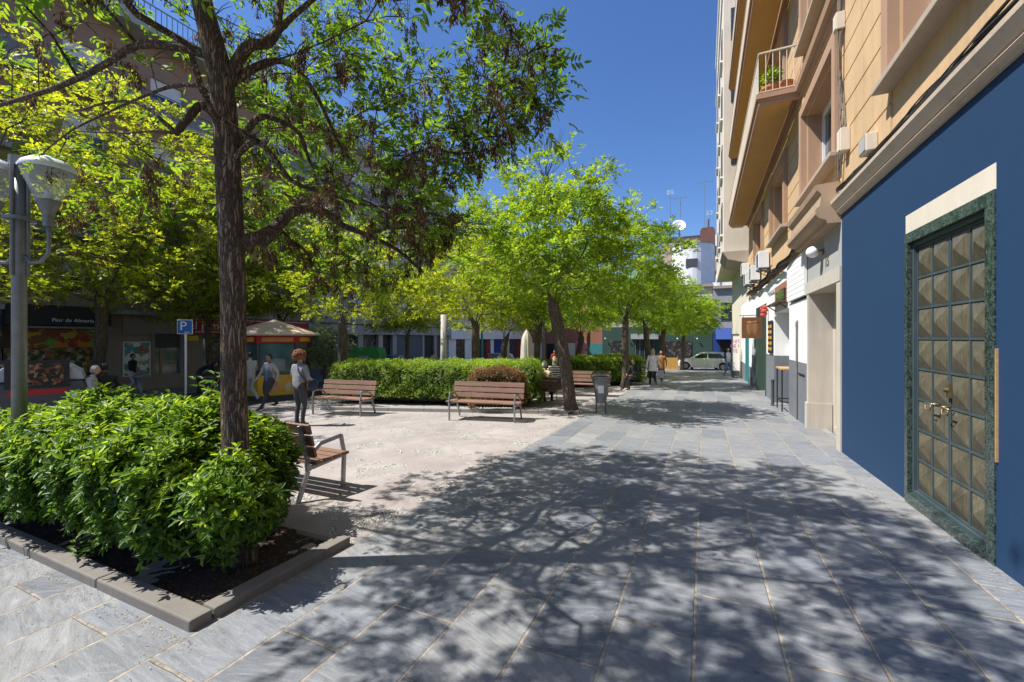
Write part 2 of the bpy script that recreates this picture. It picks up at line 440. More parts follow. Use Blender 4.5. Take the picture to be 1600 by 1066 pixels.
def wall_mat(name, c, streak=.25, rough=.85, blotch=.12):
    t = NT(name); p = t.pos
    n = t.noise(p, .8, 6, .7); s = t.noise(t.mapping(p, (5, 5, .45)), 1.3, 5, .65); f = t.noise(p, 70, 3)
    b = t.ramp(n, [(.3, sh(c, 1-blotch)), (.6, c), (.8, sh(c, 1+blotch*.7))])
    b = t.mix(t.math('MULTIPLY', t.ramp(s, [(.48, (0, 0, 0)), (.75, (1, 1, 1))]), streak), b, sh(c, .52))
    t.col(b); t.b.inputs['Roughness'].default_value = rough; t.b.inputs['Specular IOR Level'].default_value = .25
    t.bump(t.math('ADD', f, t.math('MULTIPLY', n, .8)), .3, .006); return t.m
def marble_mat():
    t = NT('green_marble'); p = t.pos
    w = t.noise(p, 7, 9, .72, 3.0); k = t.math('ABSOLUTE', t.math('SUBTRACT', w, .5))
    c = t.ramp(k, [(0, (.30, .36, .34)), (.014, (.06, .095, .085)), (.06, (.012, .027, .024)), (.3, (.006, .014, .013))])
    c = t.mix(t.noise(p, 30, 4), c, (.018, .032, .029)); t.col(c)
    t.b.inputs['Roughness'].default_value = .22; return t.m
def bronze_mat():
    t = NT('bronze_plate'); p = t.pos
    n = t.noise(p, 5, 6, .7); f = t.noise(t.mapping(p, (60, 60, 8)), 1, 4)
    c = t.ramp(n, [(.3, (.075, .066, .045)), (.5, (.14, .122, .083)), (.7, (.215, .19, .14))])
    c = t.mix(.35, c, t.ramp(f, [(.3, (.055, .05, .032)), (.7, (.28, .25, .18))])); t.col(c)
    t.b.inputs['Metallic'].default_value = .45; t.b.inputs['Roughness'].default_value = .5
    t.bump(t.noise(p, 45, 4), .18, .004); return t.m
def wood_mat(name, a, b):
    t = NT(name); o = t.node('ShaderNodeTexCoord').outputs['Object']
    n = t.noise(t.mapping(o, (1.2, 26, 26)), 1.5, 6, .7, .6); k = t.noise(o, 3, 3)
    c = t.ramp(n, [(.3, a), (.7, b)]); c = t.mix(t.math('MULTIPLY', k, .4), c, sh(b, 1.2)); t.col(c)
    t.b.inputs['Roughness'].default_value = .6; t.bump(n, .3, .004); return t.m

M = {}
M['slate'] = pavement_mat(); M['plaza'] = plaza_mat()
M['asphalt'] = mat('asphalt', (.075, .075, .078), .85, .25, 1.5, bump=.4, bscale=150)
M['kerb'] = wall_mat('kerb_stone', (.30, .285, .265), .25)
M['kerb_d'] = wall_mat('planter_kerb_stone', (.20, .185, .165), .35)
def soil_mat():
    t = NT('planter_soil'); p = t.pos
    n = t.noise(p, 26, 6, .75); n2 = t.noise(p, 3, 4)
    c = t.ramp(n, [(.35, (.018, .012, .009)), (.5, (.045, .03, .022)), (.62, (.10, .07, .05)), (.72, (.22, .16, .11))])
    t.col(t.mix(t.math('MULTIPLY', n2, .5), c, (.03, .02, .015))); t.b.inputs['Roughness'].default_value = .95
    t.bump(t.math('ADD', n, n2), 1, .03); return t.m
M['soil'] = soil_mat()
M['bark'] = bark_mat('ridged_bark', (.06, .038, .027), (.35, .25, .175), 1.35, 1.0)
M['bark2'] = bark_mat('pale_bark', (.08, .058, .042), (.24, .185, .14), 1.2, .8)
M['twig'] = mat('dark_twigs', (.055, .04, .032), .9, .3, 9)
M['leaf1'] = leafmat('ash_leaves', [(0, (.045, .10, .010)), (.5, (.09, .18, .015)), (1, (.17, .28, .02))], .5, .5, (1.25, 1.1, .35))
M['leaf2'] = leafmat('spring_leaves', [(0, (.11, .14, .012)), (.5, (.215, .285, .018)), (1, (.37, .42, .03))], .5, .45, (1.2, 1.08, .35))
M['leaf3'] = leafmat('green_spring_leaves', [(0, (.075, .135, .010)), (.5, (.165, .26, .016)), (1, (.31, .395, .025))], .5, .45, (1.02, 1.0, .38))
M['bush'] = leafmat('glossy_bush_leaves', [(0, (.028, .070, .010)), (.4, (.055, .125, .014)), (.68, (.17, .29, .018)), (1, (.44, .54, .03))], .35, .42, (1.1, 1.0, .4), .28)
M['hedge'] = leafmat('hedge_leaves', [(0, (.07, .13, .014)), (.5, (.17, .27, .022)), (.85, (.32, .43, .03)), (1, (.42, .48, .09))], .35, .45)
M['dry'] = leafmat('dry_leaves', [(0, (.06, .035, .02)), (.5, (.16, .085, .035)), (1, (.36, .19, .08))], .25, .6)
M['olive'] = leafmat('grey_green_leaves', [(0, (.09, .12, .07)), (1, (.24, .29, .17))], .3, .5)
M['seed'] = leafmat('dry_seed_keys', [(0, (.045, .023, .014)), (.6, (.12, .062, .034)), (1, (.24, .145, .085))], .2, .7)
M['core'] = mat('light_blocking_core', (.02, .022, .012), .95, .3, 9)  # near-black filling, added inside hedges and bush to block light
M['blue'] = wall_mat('blue_paint', (.0155, .046, .110), .06, .7, .05)
M['cream'] = wall_mat('cream_render', (.60, .415, .235), .42, .85, .16)
M['cream2'] = wall_mat('ochre_soffit', (.50, .30, .11), .1)
M['terra'] = wall_mat('terracotta_trim', (.42, .265, .175), .2)
M['sill'] = wall_mat('stone_trim', (.42, .35, .28), .3)
M['cornice'] = wall_mat('cornice_render', (.40, .29, .20), .45)
M['cornice2'] = wall_mat('pale_cornice_render', (.60, .49, .38), .4)
M['white'] = wall_mat('white_render', (.84, .84, .83), .10)
M['navyp'] = mat('navy_shopfront_paint', (.02, .055, .22), .5, .15, 4)
M['dullred'] = mat('dull_red_panel', (.22, .035, .03), .5, .2, 4)
M['ivory'] = wall_mat('ivory_render', (.66, .60, .50), .2)
M['greyp'] = wall_mat('grey_painted_plinth', (.17, .185, .21), .25)
M['grey'] = wall_mat('grey_render', (.38, .38, .37), .3)
M['stone'] = wall_mat('portal_stone', (.50, .46, .40), .35)
M['bluegrey'] = wall_mat('bluish_grey_cladding', (.13, .15, .18), .15)
M['brick_b'] = wall_mat('brown_brick', (.34, .235, .185), .2)
M['shopstone'] = wall_mat('brown_stone_cladding', (.31, .25, .205), .3)
M['marble'] = marble_mat(); M['bronze'] = bronze_mat()
M['dframe'] = mat('blue_green_frame_paint', (.05, .075, .085), .45, .2, 6)
M['brass'] = mat('brass', (.30, .24, .13), .45, .2, 20, metal=.85)
M['black'] = mat('black_metal', (.02, .02, .022), .5, .2, 8)
M['dgrey'] = mat('dark_grey_metal', (.075, .075, .08), .5, .2, 8)
M['mgrey'] = mat('grey_metal', (.20, .20, .20), .45, .2, 8, metal=.3)
M['steel'] = mat('bench_steel', (.34, .34, .35), .38, .15, 12, metal=.75)
M['alum'] = mat('white_aluminium', (.72, .73, .74), .4, .05, 5)
M['glass'] = glass('window_glass'); M['glass_l'] = glass('pale_glass', (.20, .24, .24), .1)
M['wood'] = wood_mat('bench_wood', (.10, .05, .032), (.27, .155, .105))
M['woodd'] = wood_mat('dark_bench_wood', (.04, .022, .016), (.13, .07, .045))
M['woodl'] = wood_mat('light_wood', (.30, .17, .07), (.50, .32, .15))
M['cable'] = mat('black_cable', (.03, .027, .025), .7, .3, 30)
M['cableg'] = mat('grey_cable', (.20, .17, .14), .7, .3, 30)
M['red'] = mat('red_panel', (.42, .02, .02), .5, .1, 4)
M['yellow'] = mat('yellow_panel', (.85, .50, .03), .5, .08, 4)
M['green'] = mat('green_plastic', (.03, .28, .05), .45, .15, 4)
M['bluepl'] = mat('blue_plastic', (.02, .15, .55), .45, .15, 4)
M['carblue'] = mat('blue_car_paint', (.01, .16, .48), .2, .05, 3, spec=.7)
M['teal'] = mat('teal_paint', (.05, .22, .23), .5, .12, 4)
M['dkgreen'] = wall_mat('dark_green_shopfront', (.045, .085, .07), .15)
M['signblue'] = mat('sign_blue', (.01, .12, .42), .4, .03, 4)
M['signwhite'] = mat('sign_white', (.8, .8, .8), .5, .03, 4)
M['carwhite'] = mat('white_car_paint', (.88, .88, .88), .2, .03, 3, spec=.7)
M['rubber'] = mat('rubber', (.02, .02, .02), .8, .1, 9)
M['canvas'] = wall_mat('cream_canvas', (.56, .51, .42), .3)
M['roofc'] = wall_mat('beige_roof_sheet', (.55, .42, .33), .15)
M['pot'] = mat('terracotta_pot', (.50, .19, .08), .8, .15, 9)
M['faded'] = mat('faded_red_cloth', (.42, .07, .06), .9, .3, 14, bump=1)
M['orange'] = mat('orange_panel', (.55, .30, .08), .6, .2, 4)
M['brick'] = wall_mat('red_brick', (.33, .15, .10), .3)
M['pink'] = mat('pink_panel', (.62, .20, .27), .6, .3, 3)
M['litter'] = leafmat('fallen_leaves', [(0, (.12, .08, .045)), (.5, (.32, .24, .14)), (1, (.50, .42, .25))], 0, .8)
def poster(name, cols, scale, seed):
    t = NT(name); p = t.pos
    w = t.node('ShaderNodeTexNoise'); t.link(p, w.inputs['Vector']); w.inputs['Scale'].default_value = scale*1.6; w.inputs['Detail'].default_value = 5
    ad = t.node('ShaderNodeVectorMath', operation='MULTIPLY_ADD'); t.link(w.outputs['Color'], ad.inputs[0]); ad.inputs[1].default_value = (1.3/scale,)*3; t.link(t.mapping(p, loc=(seed, seed, 0)), ad.inputs[2])
    v = t.node('ShaderNodeTexVoronoi'); t.link(ad.outputs[0], v.inputs['Vector']); v.inputs['Scale'].default_value = scale
    s = t.node('ShaderNodeSeparateColor'); t.link(v.outputs['Color'], s.inputs[0])
    k = len(cols); t.col(t.ramp(s.outputs[0], [(i/k, c) for i, c in enumerate(cols)], 'CONSTANT')); t.b.inputs['Roughness'].default_value = .35
    return t.m
M['fruit'] = poster('fruit_photo_print', [(.25, .02, .02), (.10, .28, .03), (.45, .33, .04), (.50, .17, .02), (.35, .03, .03), (.16, .06, .02)], 3.4, 3)
M['produce'] = poster('stacked_produce', [(.03, .03, .025), (.20, .13, .07), (.05, .10, .03), (.35, .33, .3), (.30, .10, .03), (.06, .05, .04), (.3, .22, .05)], 7, 5)
M['offers'] = poster('offer_poster_print', [(.6, .66, .68), (.75, .75, .7), (.4, .08, .08), (.5, .4, .1), (.1, .3, .38), (.55, .58, .6), (.1, .25, .12)], 5, 2)
M['goods'] = poster('dim_shop_interior', [(.02, .02, .02), (.06, .05, .04), (.03, .03, .035), (.16, .12, .10), (.035, .03, .025)], 5, 9)
M['choc'] = poster('sweets_photo_print', [(.012, .01, .008), (.012, .01, .008), (.14, .045, .015), (.012, .01, .008), (.30, .16, .08)], 16, 1)
M['cherub'] = poster('cherub_picture_print', [(.78, .42, .02), (.78, .42, .02), (.6, .36, .22), (.78, .42, .02), (.7, .55, .4)], 4.5, 4)
M['leather'] = wall_mat('brown_sign_paint', (.17, .075, .035), .4)
M['leather2'] = wall_mat('tan_sign_paint', (.27, .13, .06), .4)
M['tealgl'] = glass('teal_glass', (.08, .16, .14), .08)

# ------------------------------------------------------------------ ground
def sheet(name, pts, m, dz=0, sub=False):
    mb = MB(); mb.add([(x, y, g(x, y)+dz) for x, y in pts], [tuple(range(len(pts)))])
    return structure(mb.build(name, m))
sheet('ground', [(-300, -120), (300, -120), (300, 420), (-300, 420)], M['asphalt'], -.05)
sheet('pavement', [(-2.78, -12), (2.3, -12), (2.3, 60), (-2.78, 60)], M['slate'])
sheet('side_pavement', [(-26, -12), (-2.78, -12), (-2.78, 1.44), (-26, 1.44)], M['slate'])
sheet('plaza', [(-13, 1.44), (-2.78, 1.44), (-2.78, 34), (-13, 34)], M['plaza'])
sheet('far_pavement', [(-13, 34), (-2.78, 34), (-2.78, 41.5), (-13, 41.5)], M['slate'], 0)
sheet('street', [(-20.5, -12), (-13, -12), (-13, 60), (-20.5, 60)], M['asphalt'], -.03)
sheet('far_street', [(-13, 41.5), (30, 41.5), (30, 49.2), (-13, 49.2)], M['asphalt'], .004)
sheet('shop_pavement', [(-24.2, 1.44), (-20.5, 1.44), (-20.5, 60), (-24.2, 60)], M['slate'])
def kerb(name, a, b, w, h, m, dz=-.05):
    mb = MB(); L = math.dist(a, b); n = max(1, int(L/1.0))
    d = Vector((b[0]-a[0], b[1]-a[1], 0))/L; s = Vector((-d.y, d.x, 0))
    for i in range(n):
        p = Vector((a[0], a[1], 0))+d*(L*i/n+.004); q = Vector((a[0], a[1], 0))+d*(L*(i+1)/n-.004)
        vs = []
        for zz in (dz, h):
            for e, k in ((p, 0), (q, 0), (q, w), (p, w)):
                c = e+s*k; vs.append((c.x, c.y, g(c.x, c.y)+zz))
        mb.add(vs, [(0, 3, 2, 1), (4, 5, 6, 7), (0, 1, 5, 4), (1, 2, 6, 5), (2, 3, 7, 6), (3, 0, 4, 7)])
    return structure(mb.build(name, m, bevel=.012))
kerb('street_kerb', (-13, -12), (-13, 41), .15, .006, M['kerb'])
kerb('far_kerb', (-20.5, 1.5), (-20.5, 60), .15, .01, M['kerb'])
# planter with the near hedge: stone edge and earth
PX0, PX1, PY0, PY1 = -9.6, -2.76, 1.44, 2.68
kerb('planter_kerb', (PX1, PY0), (PX0, PY0), -.13, .07, M['kerb_d'])
kerb('planter_kerb', (PX1-.002, PY0+.135), (PX1-.002, PY1), .13, .07, M['kerb_d'])
kerb('planter_kerb', (PX0, PY1), (PX1, PY1), -.07, .02, M['kerb_d'])
def earth(name, x0, x1, y0, y1, amp=.03, dz=.02, step=.06, seed=1):
    rng = np.random.default_rng(seed); nx = max(2, int((x1-x0)/step)); ny = max(2, int((y1-y0)/step))
    X, Y = np.meshgrid(np.linspace(x0, x1, nx), np.linspace(y0, y1, ny), indexing='ij')
    Z = g(X, Y)+dz+rng.normal(0, amp*.4, X.shape)+amp*np.sin(X*5.1+Y*3)*.7
    V = np.stack([X, Y, Z], -1).reshape(-1, 3); idx = np.arange(nx*ny).reshape(nx, ny)
    F = np.stack([idx[:-1, :-1], idx[1:, :-1], idx[1:, 1:], idx[:-1, 1:]], -1).reshape(-1, 4)
    return structure(poly_object(name, V, F, M['soil'], smooth=True))
earth('planter_soil', PX0, PX1-.1, PY0+.1, PY1-.05)

# ------------------------------------------------------------------ right-hand building (facade plane X = 2)
FX = 2.0
bld = thing('apartment_building', 'cream apartment block on the right with blue painted ground floor and long balconies', 'building', (FX, 0, 0))
def put(mb, name, m, parent=bld, **k):   # geometry is written in world coordinates, moved under its parent
    off = Vector(parent.location); pp = parent.parent
    while pp is not None: off = off+Vector(pp.location); pp = pp.parent
    mb.v = [(a-off.x, b-off.y, c-off.z) for a, b, c in mb.v]
    return mb.build(name, m, parent, **k)
YE = 23.0
# blue ground floor wall with door hole
mb = MB(); mb.panel((FX, -6, -.4), (0, 1, 0), (0, 0, 1), (-1, 0, 0), 14.2, 4.01, [(10.36, 11.90, .2, 3.37)], .22)
put(mb, 'blue_wall', M['blue'])
mb = MB(); mb.box(FX, FX+.22, 4.36, 5.90, 2.77, 2.97); 
mb.v = [(x-.001 if x < FX+.01 else x, y, z) for x, y, z in mb.v]
put(mb, 'lintel', M['ivory'])
mb = MB()
for y0, y1 in ((4.36, 4.478), (5.832, 5.90)): mb.box(FX-.012, FX+.2, y0, y1, -.17, 2.66)
mb.box(FX-.012, FX+.2, 4.36, 5.90, 2.662, 2.77)
mb.box(FX-.03, FX+.2, 4.479, 5.831, -.2, .0)
put(mb, 'marble_surround', M['marble'])
door = thing('door', None, None, (-0, 0, 0)); door.parent = bld; 
mb = MB()
D0, D1, Z0, Z1 = 4.48, 5.83, .002, 2.66
for a, b in ((D0, D0+.035), (D1-.035, D1)): mb.box(FX+.03, FX+.12, a, b, Z0, Z1)
mb.box(FX+.03, FX+.12, D0+.035, D1-.035, Z1-.045, Z1)
mb.box(FX+.03, FX+.12, D0+.035, D1-.035, Z0, Z0+.03)
put(mb, 'door_frame', M['dframe'], door)
def leaf(y0, y1):
    lf = MB(); lf.box(FX+.07, FX+.11, y0, y1, Z0+.032, Z1-.047)
    # raised grid
    nz = 8; zz0, zz1 = Z0+.045, Z1-.06; hz = (zz1-zz0)/nz; w = (y1-y0)
    for i in range(nz+1): lf.box(FX+.055, FX+.071, y0+.001, y1-.001, zz0+i*hz-.011, zz0+i*hz+.011)
    for k in range(3):
        yy = y0+.008+(w-.016)*k/2
        for i in range(nz): lf.box(FX+.056, FX+.071, yy-.009, yy+.009, zz0+i*hz+.0115, zz0+(i+1)*hz-.0115)
    o = put(lf, 'door_leaf', M['dframe'], door)
    pm = MB()
    for i in range(nz):
        for k in range(2):
            a0 = y0+.008+(w-.016)*k/2+.010; a1 = y0+.008+(w-.016)*(k+1)/2-.010
            b0 = zz0+i*hz+.012; b1 = zz0+(i+1)*hz-.012
            x = FX+.066; ap = (FX+.012, (a0+a1)/2, (b0+b1)/2)
            pm.add([(x, a0, b0), (x, a1, b0), (x, a1, b1), (x, a0, b1), ap], [(0, 4, 1), (1, 4, 2), (2, 4, 3), (3, 4, 0)])
    put(pm, 'pyramid_plate', M['bronze'], o)
    return o
ym = (D0+D1)/2
l1 = leaf(D0+.037, ym-.004); l2 = leaf(ym+.004, D1-.037)
HZ = 1.02
for l, ys in ((l1, ym-.09), (l2, ym+.09)):
    h = MB(); s = 1 if ys > ym else -1
    h.tube([(FX+.03, ys, HZ), (FX-.035, ys, HZ)], .010, 8)
    h.tube([(FX-.035, ys-.02*s, HZ), (FX-.035, ys+.13*s, HZ-.005)], .009, 8)
    h.tube([(FX-.035, ys+.01*s, HZ-.005), (FX-.04, ys+.02*s, HZ-.06), (FX-.04, ys+.11*s, HZ-.06), (FX-.035, ys+.12*s, HZ-.005)], .006, 6)
    put(h, 'handle', M['brass'], l, smooth=True)
h = MB(); h.tube([(FX+.05, ym-.03, 1.17), (FX+.0, ym-.03, 1.17)], .02, 10); h.box(FX+.03, FX+.052, ym-.05, ym-.012, 1.10, 1.24); put(h, 'lock', M['brass'], l1)
# wooden sliver beside the door
mb = MB(); mb.box(FX-.015, FX, 4.335, 4.347, .72, 1.57); put(mb, 'batten', M['woodl'])

# cornice running above the blue wall
mb = MB()
mb.prism([(FX+.05, 3.612), (FX-.03, 3.612), (FX-.03, 3.635), (FX-.055, 3.64), (FX-.075, 3.665), (FX-.06, 3.695), (FX-.08, 3.70), (FX-.14, 3.79), (FX-.145, 3.83), (FX+.05, 3.85)], 'y', -6, 8.22)
put(mb, 'cornice', M['cornice2'])
# upper wall with windows
wins = []
for f in range(4):
    zb = 4.62+3.28*f
    for k in range(-1, 4):
        y0 = 3.70+4.62*k
        if y0+2.35 > 22.6: continue
        wins.append((y0, y0+2.35, zb, zb+(1.75 if f == 0 else 2.1)))
mb = MB(); mb.panel((FX, -6, 3.80), (0, 1, 0), (0, 0, 1), (-1, 0, 0), YE+6, 13.3, [(a+6, b+6, c-3.80, d-3.80) for a, b, c, d in wins], .34)
mb.box(FX+.5, FX+12, -6, YE, -.6, 17.0)
mb.panel((FX, YE, -.6), (1, 0, 0), (0, 0, 1), (0, 1, 0), .5, 17.7); mb.panel((FX, -6, -.6), (1, 0, 0), (0, 0, 1), (0, -1, 0), .5, 17.7)
put(mb, 'wall', M['cream'])
# rusticated courses: thin bands standing proud of the wall, broken at the windows
mb = MB(); ch = .42
for r_ in range(30):
    z0 = 3.98+ch*r_; z1 = z0+ch-.028
    if z1 > 16.4: break
    cuts = sorted([(a-.2, b+.2) for a, b, c, d in wins if c-.25 < z1 and d+.2 > z0])
    y = -6
    for a, b in cuts+[(YE, YE)]:
        if a-y > .1: mb.box(FX-.018, FX-.001, y, a, z0, z1)
        y = b
put(mb, 'rusticated_courses', M['cream'])
mb = MB()
for f in range(4):
    zb = 6.98+3.28*f
    mb.prism([(FX+.02, zb), (FX-.06, zb), (FX-.08, zb+.08), (FX-.14, zb+.12), (FX-.16, zb+.24), (FX+.02, zb+.26)], 'y', -6, YE)
put(mb, 'string_course', M['terra'])
for a, b, c, d in wins:
    fr = MB(); w = .19; x0 = FX-.11
    fr.box(x0, FX+.02, a-w, a-.002, c-.02, d+w); fr.box(x0, FX+.02, b+.002, b+w, c-.02, d+w)
    fr.box(x0, FX+.02, a, b, d+.002, d+w)
    o = put(fr, 'window', M['terra'])
    fr = MB(); fr.box(FX+.021, FX+.255, a+.001, a+.02, c, d); fr.box(FX+.021, FX+.255, b-.02, b-.001, c, d); fr.box(FX+.021, FX+.255, a+.02, b-.02, d-.02, d-.001); put(fr, 'reveal', M['terra'], o)
    s = MB(); s.box(FX-.19, FX+.32, a-w-.05, b+w+.05, c-.10, c-.022); put(s, 'sill', M['sill'], o, bevel=.01)
    q = MB(); x = FX+.26
    for y0, y1 in ((a+.002, a+.07), (b-.07, b-.002), ((a+b)/2-.05, (a+b)/2+.05)): q.box(x, x+.07, y0, y1, c+.001, d-.002)
    q.box(x, x+.069, a+.07, b-.07, c+.001, c+.08); q.box(x, x+.069, a+.07, b-.07, d-.09, d-.002)
    put(q, 'sash', M['alum'], o)
    q = MB(); q.quad((x+.05, a, c), (x+.05, b, c), (x+.05, b, d), (x+.05, a, d)); put(q, 'pane', M['glass'], o)
    if c > 5:
        q = MB(); q.box(x-.02, x+.02, a+.03, b-.03, d-.7, d-.005)
        for i in range(14): q.box(x-.028, x-.02, a+.03, b-.03, d-.7+i*.05, d-.7+i*.05+.035)
        put(q, 'roller_shutter', M['alum'], o)
# long balconies
for f in range(3):
    zb = 6.97+3.28*f; bp = MB(); X0, Y0, Y1 = 1.12, 11.0, 22.6
    bp.box(X0+.09, FX-.19, Y0+.10, Y1-.10, zb+.001, zb+.2)
    o = put(bp, 'balcony', M['cream2'])
    e = MB()
    for q_, (za, zc) in enumerate(((0, .07), (.072, .13), (.132, .24))):
        i = (.03, .015, -.02)[q_]
        e.box(X0+i, X0+.09-.001*q_, Y0+i, Y1-i, zb+za, zb+zc)
        e.box(X0+.0905, FX-.001, Y0+i, Y0+.10, zb+za, zb+zc); e.box(X0+.0905, FX-.001, Y1-.10, Y1-i, zb+za, zb+zc)
    put(e, 'moulded_edge', M['terra'], o)
    rl = MB(); zt = zb+.24
    for p, q in (((X0+.04, Y0+.04), (X0+.04, Y1-.04)), ((X0+.04, Y0+.04), (FX-.03, Y0+.04)), ((X0+.04, Y1-.04), (FX-.03, Y1-.04))):
        rl.bar((*p, zt+.95), (*q, zt+.95), .04, .03); rl.bar((*p, zt+.06), (*q, zt+.06), .03, .02)
        n = max(2, int(math.dist(p, q)/.13))
        for i in range(n+1):
            x, y = p[0]+(q[0]-p[0])*i/n, p[1]+(q[1]-p[1])*i/n; rl.tube([(x, y, zt), (x, y, zt+.94)], .009, 5, False)
    put(rl, 'railing', M['ivory'], o)
    mb = MB(); mb.box(FX-.001, FX+.3, Y0+.1, Y0+.1001, 0, .001)
# moulded ledge above the portal
mb = MB()
prof = [(FX+.02, 3.50), (1.82, 3.50), (1.80, 3.56), (1.70, 3.60), (1.66, 3.66), (1.66, 3.74), (1.72, 3.80), (1.74, 3.98), (1.68, 4.05), (1.66, 4.14), (FX+.02, 4.16)]
mb.prism(prof, 'y', 8.225, 10.75); put(mb, 'portal_ledge', M['cornice'])
# stone portal
mb = MB()
mb.box(FX-.02, FX+.4, 8.202, 8.42, -.3, 2.56); mb.box(FX-.02, FX+.4, 10.42, 10.57, -.3, 2.56)
mb.box(FX-.03, FX+.42, 8.202, 10.57, 2.562, 2.80)
mb.box(FX+.4, FX+.8, 8.2, 8.6, -.3, 2.9); mb.box(FX+.4, FX+.8, 10.25, 10.6, -.3, 2.9); mb.box(FX+.42, FX+.82, 8.2, 10.6, 2.5, 3.0)
mb.box(FX-.05, FX+.38, 10.40, 10.59, -.3, .30)
put(mb, 'portal', M['stone'])
mb = MB(); mb.box(FX, FX+.3, 8.202, 10.57, 2.802, 3.52); put(mb, 'portal_wall', M['grey'])
mb = MB(); mb.box(FX+.8, FX+.86, 8.5, 10.3, -.3, 2.55)
for k in range(5): mb.box(FX+.78, FX+.80, 8.62+.34*k, 8.66+.34*k, -.2, 2.5)
put(mb, 'entrance_door', M['dgrey'])
mb = MB(); mb.box(FX+.38, FX+.78, 8.6, 10.27, -.3, -.13); put(mb, 'step', M['stone'])
mb = MB(); mb.box(FX+.42, FX+.62, 10.10, 10.249, 1.0, 1.42); tag(mb.build('letter_box', M['black']), 'dark letter box on the inner jamb of the stone portal', 'letter box')
lp = thing('wall_lamp', 'round white globe lamp on the grey wall above the stone portal', 'lamp', (FX, 9.35, 3.22))
MB().ball((-.16, 0, .02), .105, 18, 12).build('globe', M['signwhite'], lp, smooth=True)
MB().tube([(0, -.08, 0), (-.09, -.03, .02), (-.12, 0, .02)], [.05, .04, .05], 8).build('bracket', M['brass'], lp, smooth=True)
t_ = text('15', .26, (FX-.006, 9.05, 3.0), (R(90), 0, R(-90)), M['brass'], None, 'house_number'); tag(t_, 'gold house number 15 on the grey wall above the portal beam', 'house number')

# bar: white and grey wall
bar = thing('bar_front', 'white and grey painted bar front with a deep serving opening, next to the stone portal', 'shopfront', (FX, 12, 0))
mb = MB()
def wseg(m_, y0, y1, z0, z1, x0=FX, x1=FX+.42): m_.box(x0, x1, y0, y1, z0, z1)
wseg(mb, 10.572, 12.65, 1.1, 2.50); wseg(mb, 12.652, 15.1, 2.42, 2.66, FX, FX+.42); wseg(mb, 15.102, 16.9, 1.1, 3.0)
wseg(mb, 12.652, 15.1, 1.1, 2.42, FX+.45, FX+.5); wseg(mb, 10.572, 16.9, 3.2, 3.52, FX+.02, FX+.4)
put(mb, 'white_wall', M['white'], bar)
mb = MB(); wseg(mb, 10.573, 12.65, -.7, 1.098, FX-.008); wseg(mb, 15.102, 16.9, -.7, 1.098, FX-.008); wseg(mb, 12.65, 15.1, -.7, 1.1, FX+.44, FX+.5)
for z in (.35, .75):
    wseg(mb, 10.58, 12.64, z, z+.015, FX-.012, FX-.007); wseg(mb, 15.11, 16.89, z, z+.015, FX-.012, FX-.007)
put(mb, 'grey_plinth', M['greyp'], bar)
mb = MB(); mb.box(FX-.05, FX-.001, 10.62, 12.60, 2.56, 3.50)
for i in range(8): mb.box(FX-.06, FX-.05, 10.62, 12.60, 2.565+i*.117, 2.565+i*.117+.1)
put(mb, 'slatted_panel', M['white'], bar)
mb = MB(); wseg(mb, 12.66, 15.09, 2.662, 3.19, FX+.01, FX+.3); put(mb, 'brick_band', M['brick'], bar)
mb = MB(); mb.box(FX-.04, FX+.005, 13.2, 14.6, 2.7, 3.0); put(mb, 'fanlight', M['glass'], bar)
mb = MB(); mb.box(FX-.22, FX-.0, 12.8, 15.0, 2.60, 2.64); mb.bar((FX-.2, 13, 2.6), (FX-.01, 13, 2.45), .02, .03); mb.bar((FX-.2, 14.8, 2.6), (FX-.01, 14.8, 2.45), .02, .03); put(mb, 'shelf', M['woodd'], bar)
mb = MB(); mb.tube([(FX-.03, 11.55, -.3), (FX-.03, 11.55, 1.95)], .022, 8); mb.tube([(FX-.03, 11.55, 1.9), (FX-.03, 11.55, 2.0), (FX-.0, 11.55, 2.05)], .028, 8)
put(mb, 'drain_pipe', M['mgrey'], bar)
mb = MB(); mb.box(FX-.03, FX-.009, 10.8, 11.4, .82, .85); put(mb, 'bracket', M['black'], bar)
mn = thing('menu_board', 'black menu board with orange rows beside the bar opening', 'menu board', (FX-.02, 15.7, 1.7))
MB().box(-.03, 0, -.45, .45, -.55, .5).build('board', M['black'], mn)
q = MB()
for i in range(5):
    for k in (-1, 1): q.box(-.036, -.03, k*.22-.15, k*.22+.15, -.45+i*.18, -.45+i*.18+.10)
q.build('picture_rows', M['orange'], mn)
tb = thing('high_table', 'tall narrow bar table with wooden top standing in the bar opening', 'table', (FX+.1, 13.3, g(FX, 13.3)))
MB().box(-.25, .25, -.45, .45, 1.10, 1.15).build('table_top', M['woodl'], tb, bevel=.006)
for sx_ in (-1, 1):
    for sy_ in (-1, 1): MB().box(sx_*.22-.015, sx_*.22+.015, sy_*.4-.015, sy_*.4+.015, 0, 1.1).build('leg', M['black'], tb)
q = MB()
for z in (.25,): q.box(-.2, .2, -.41, -.385, z, z+.03); q.box(-.2, .2, .385, .41, z, z+.03); q.box(-.235, -.21, -.385, .385, z, z+.03)
q.build('foot_rail', M['black'], tb)
bo = gp(1207, 634)
bd = thing('bollard', 'short grey iron bollard before the bar opening', 'bollard', bo)
MB().lathe([(.055, 0), (.055, .03), (.042, .04), (.042, .7), (.05, .71), (.05, .76), (.0, .78)], 14).build('post', M['dgrey'], bd, smooth=False)
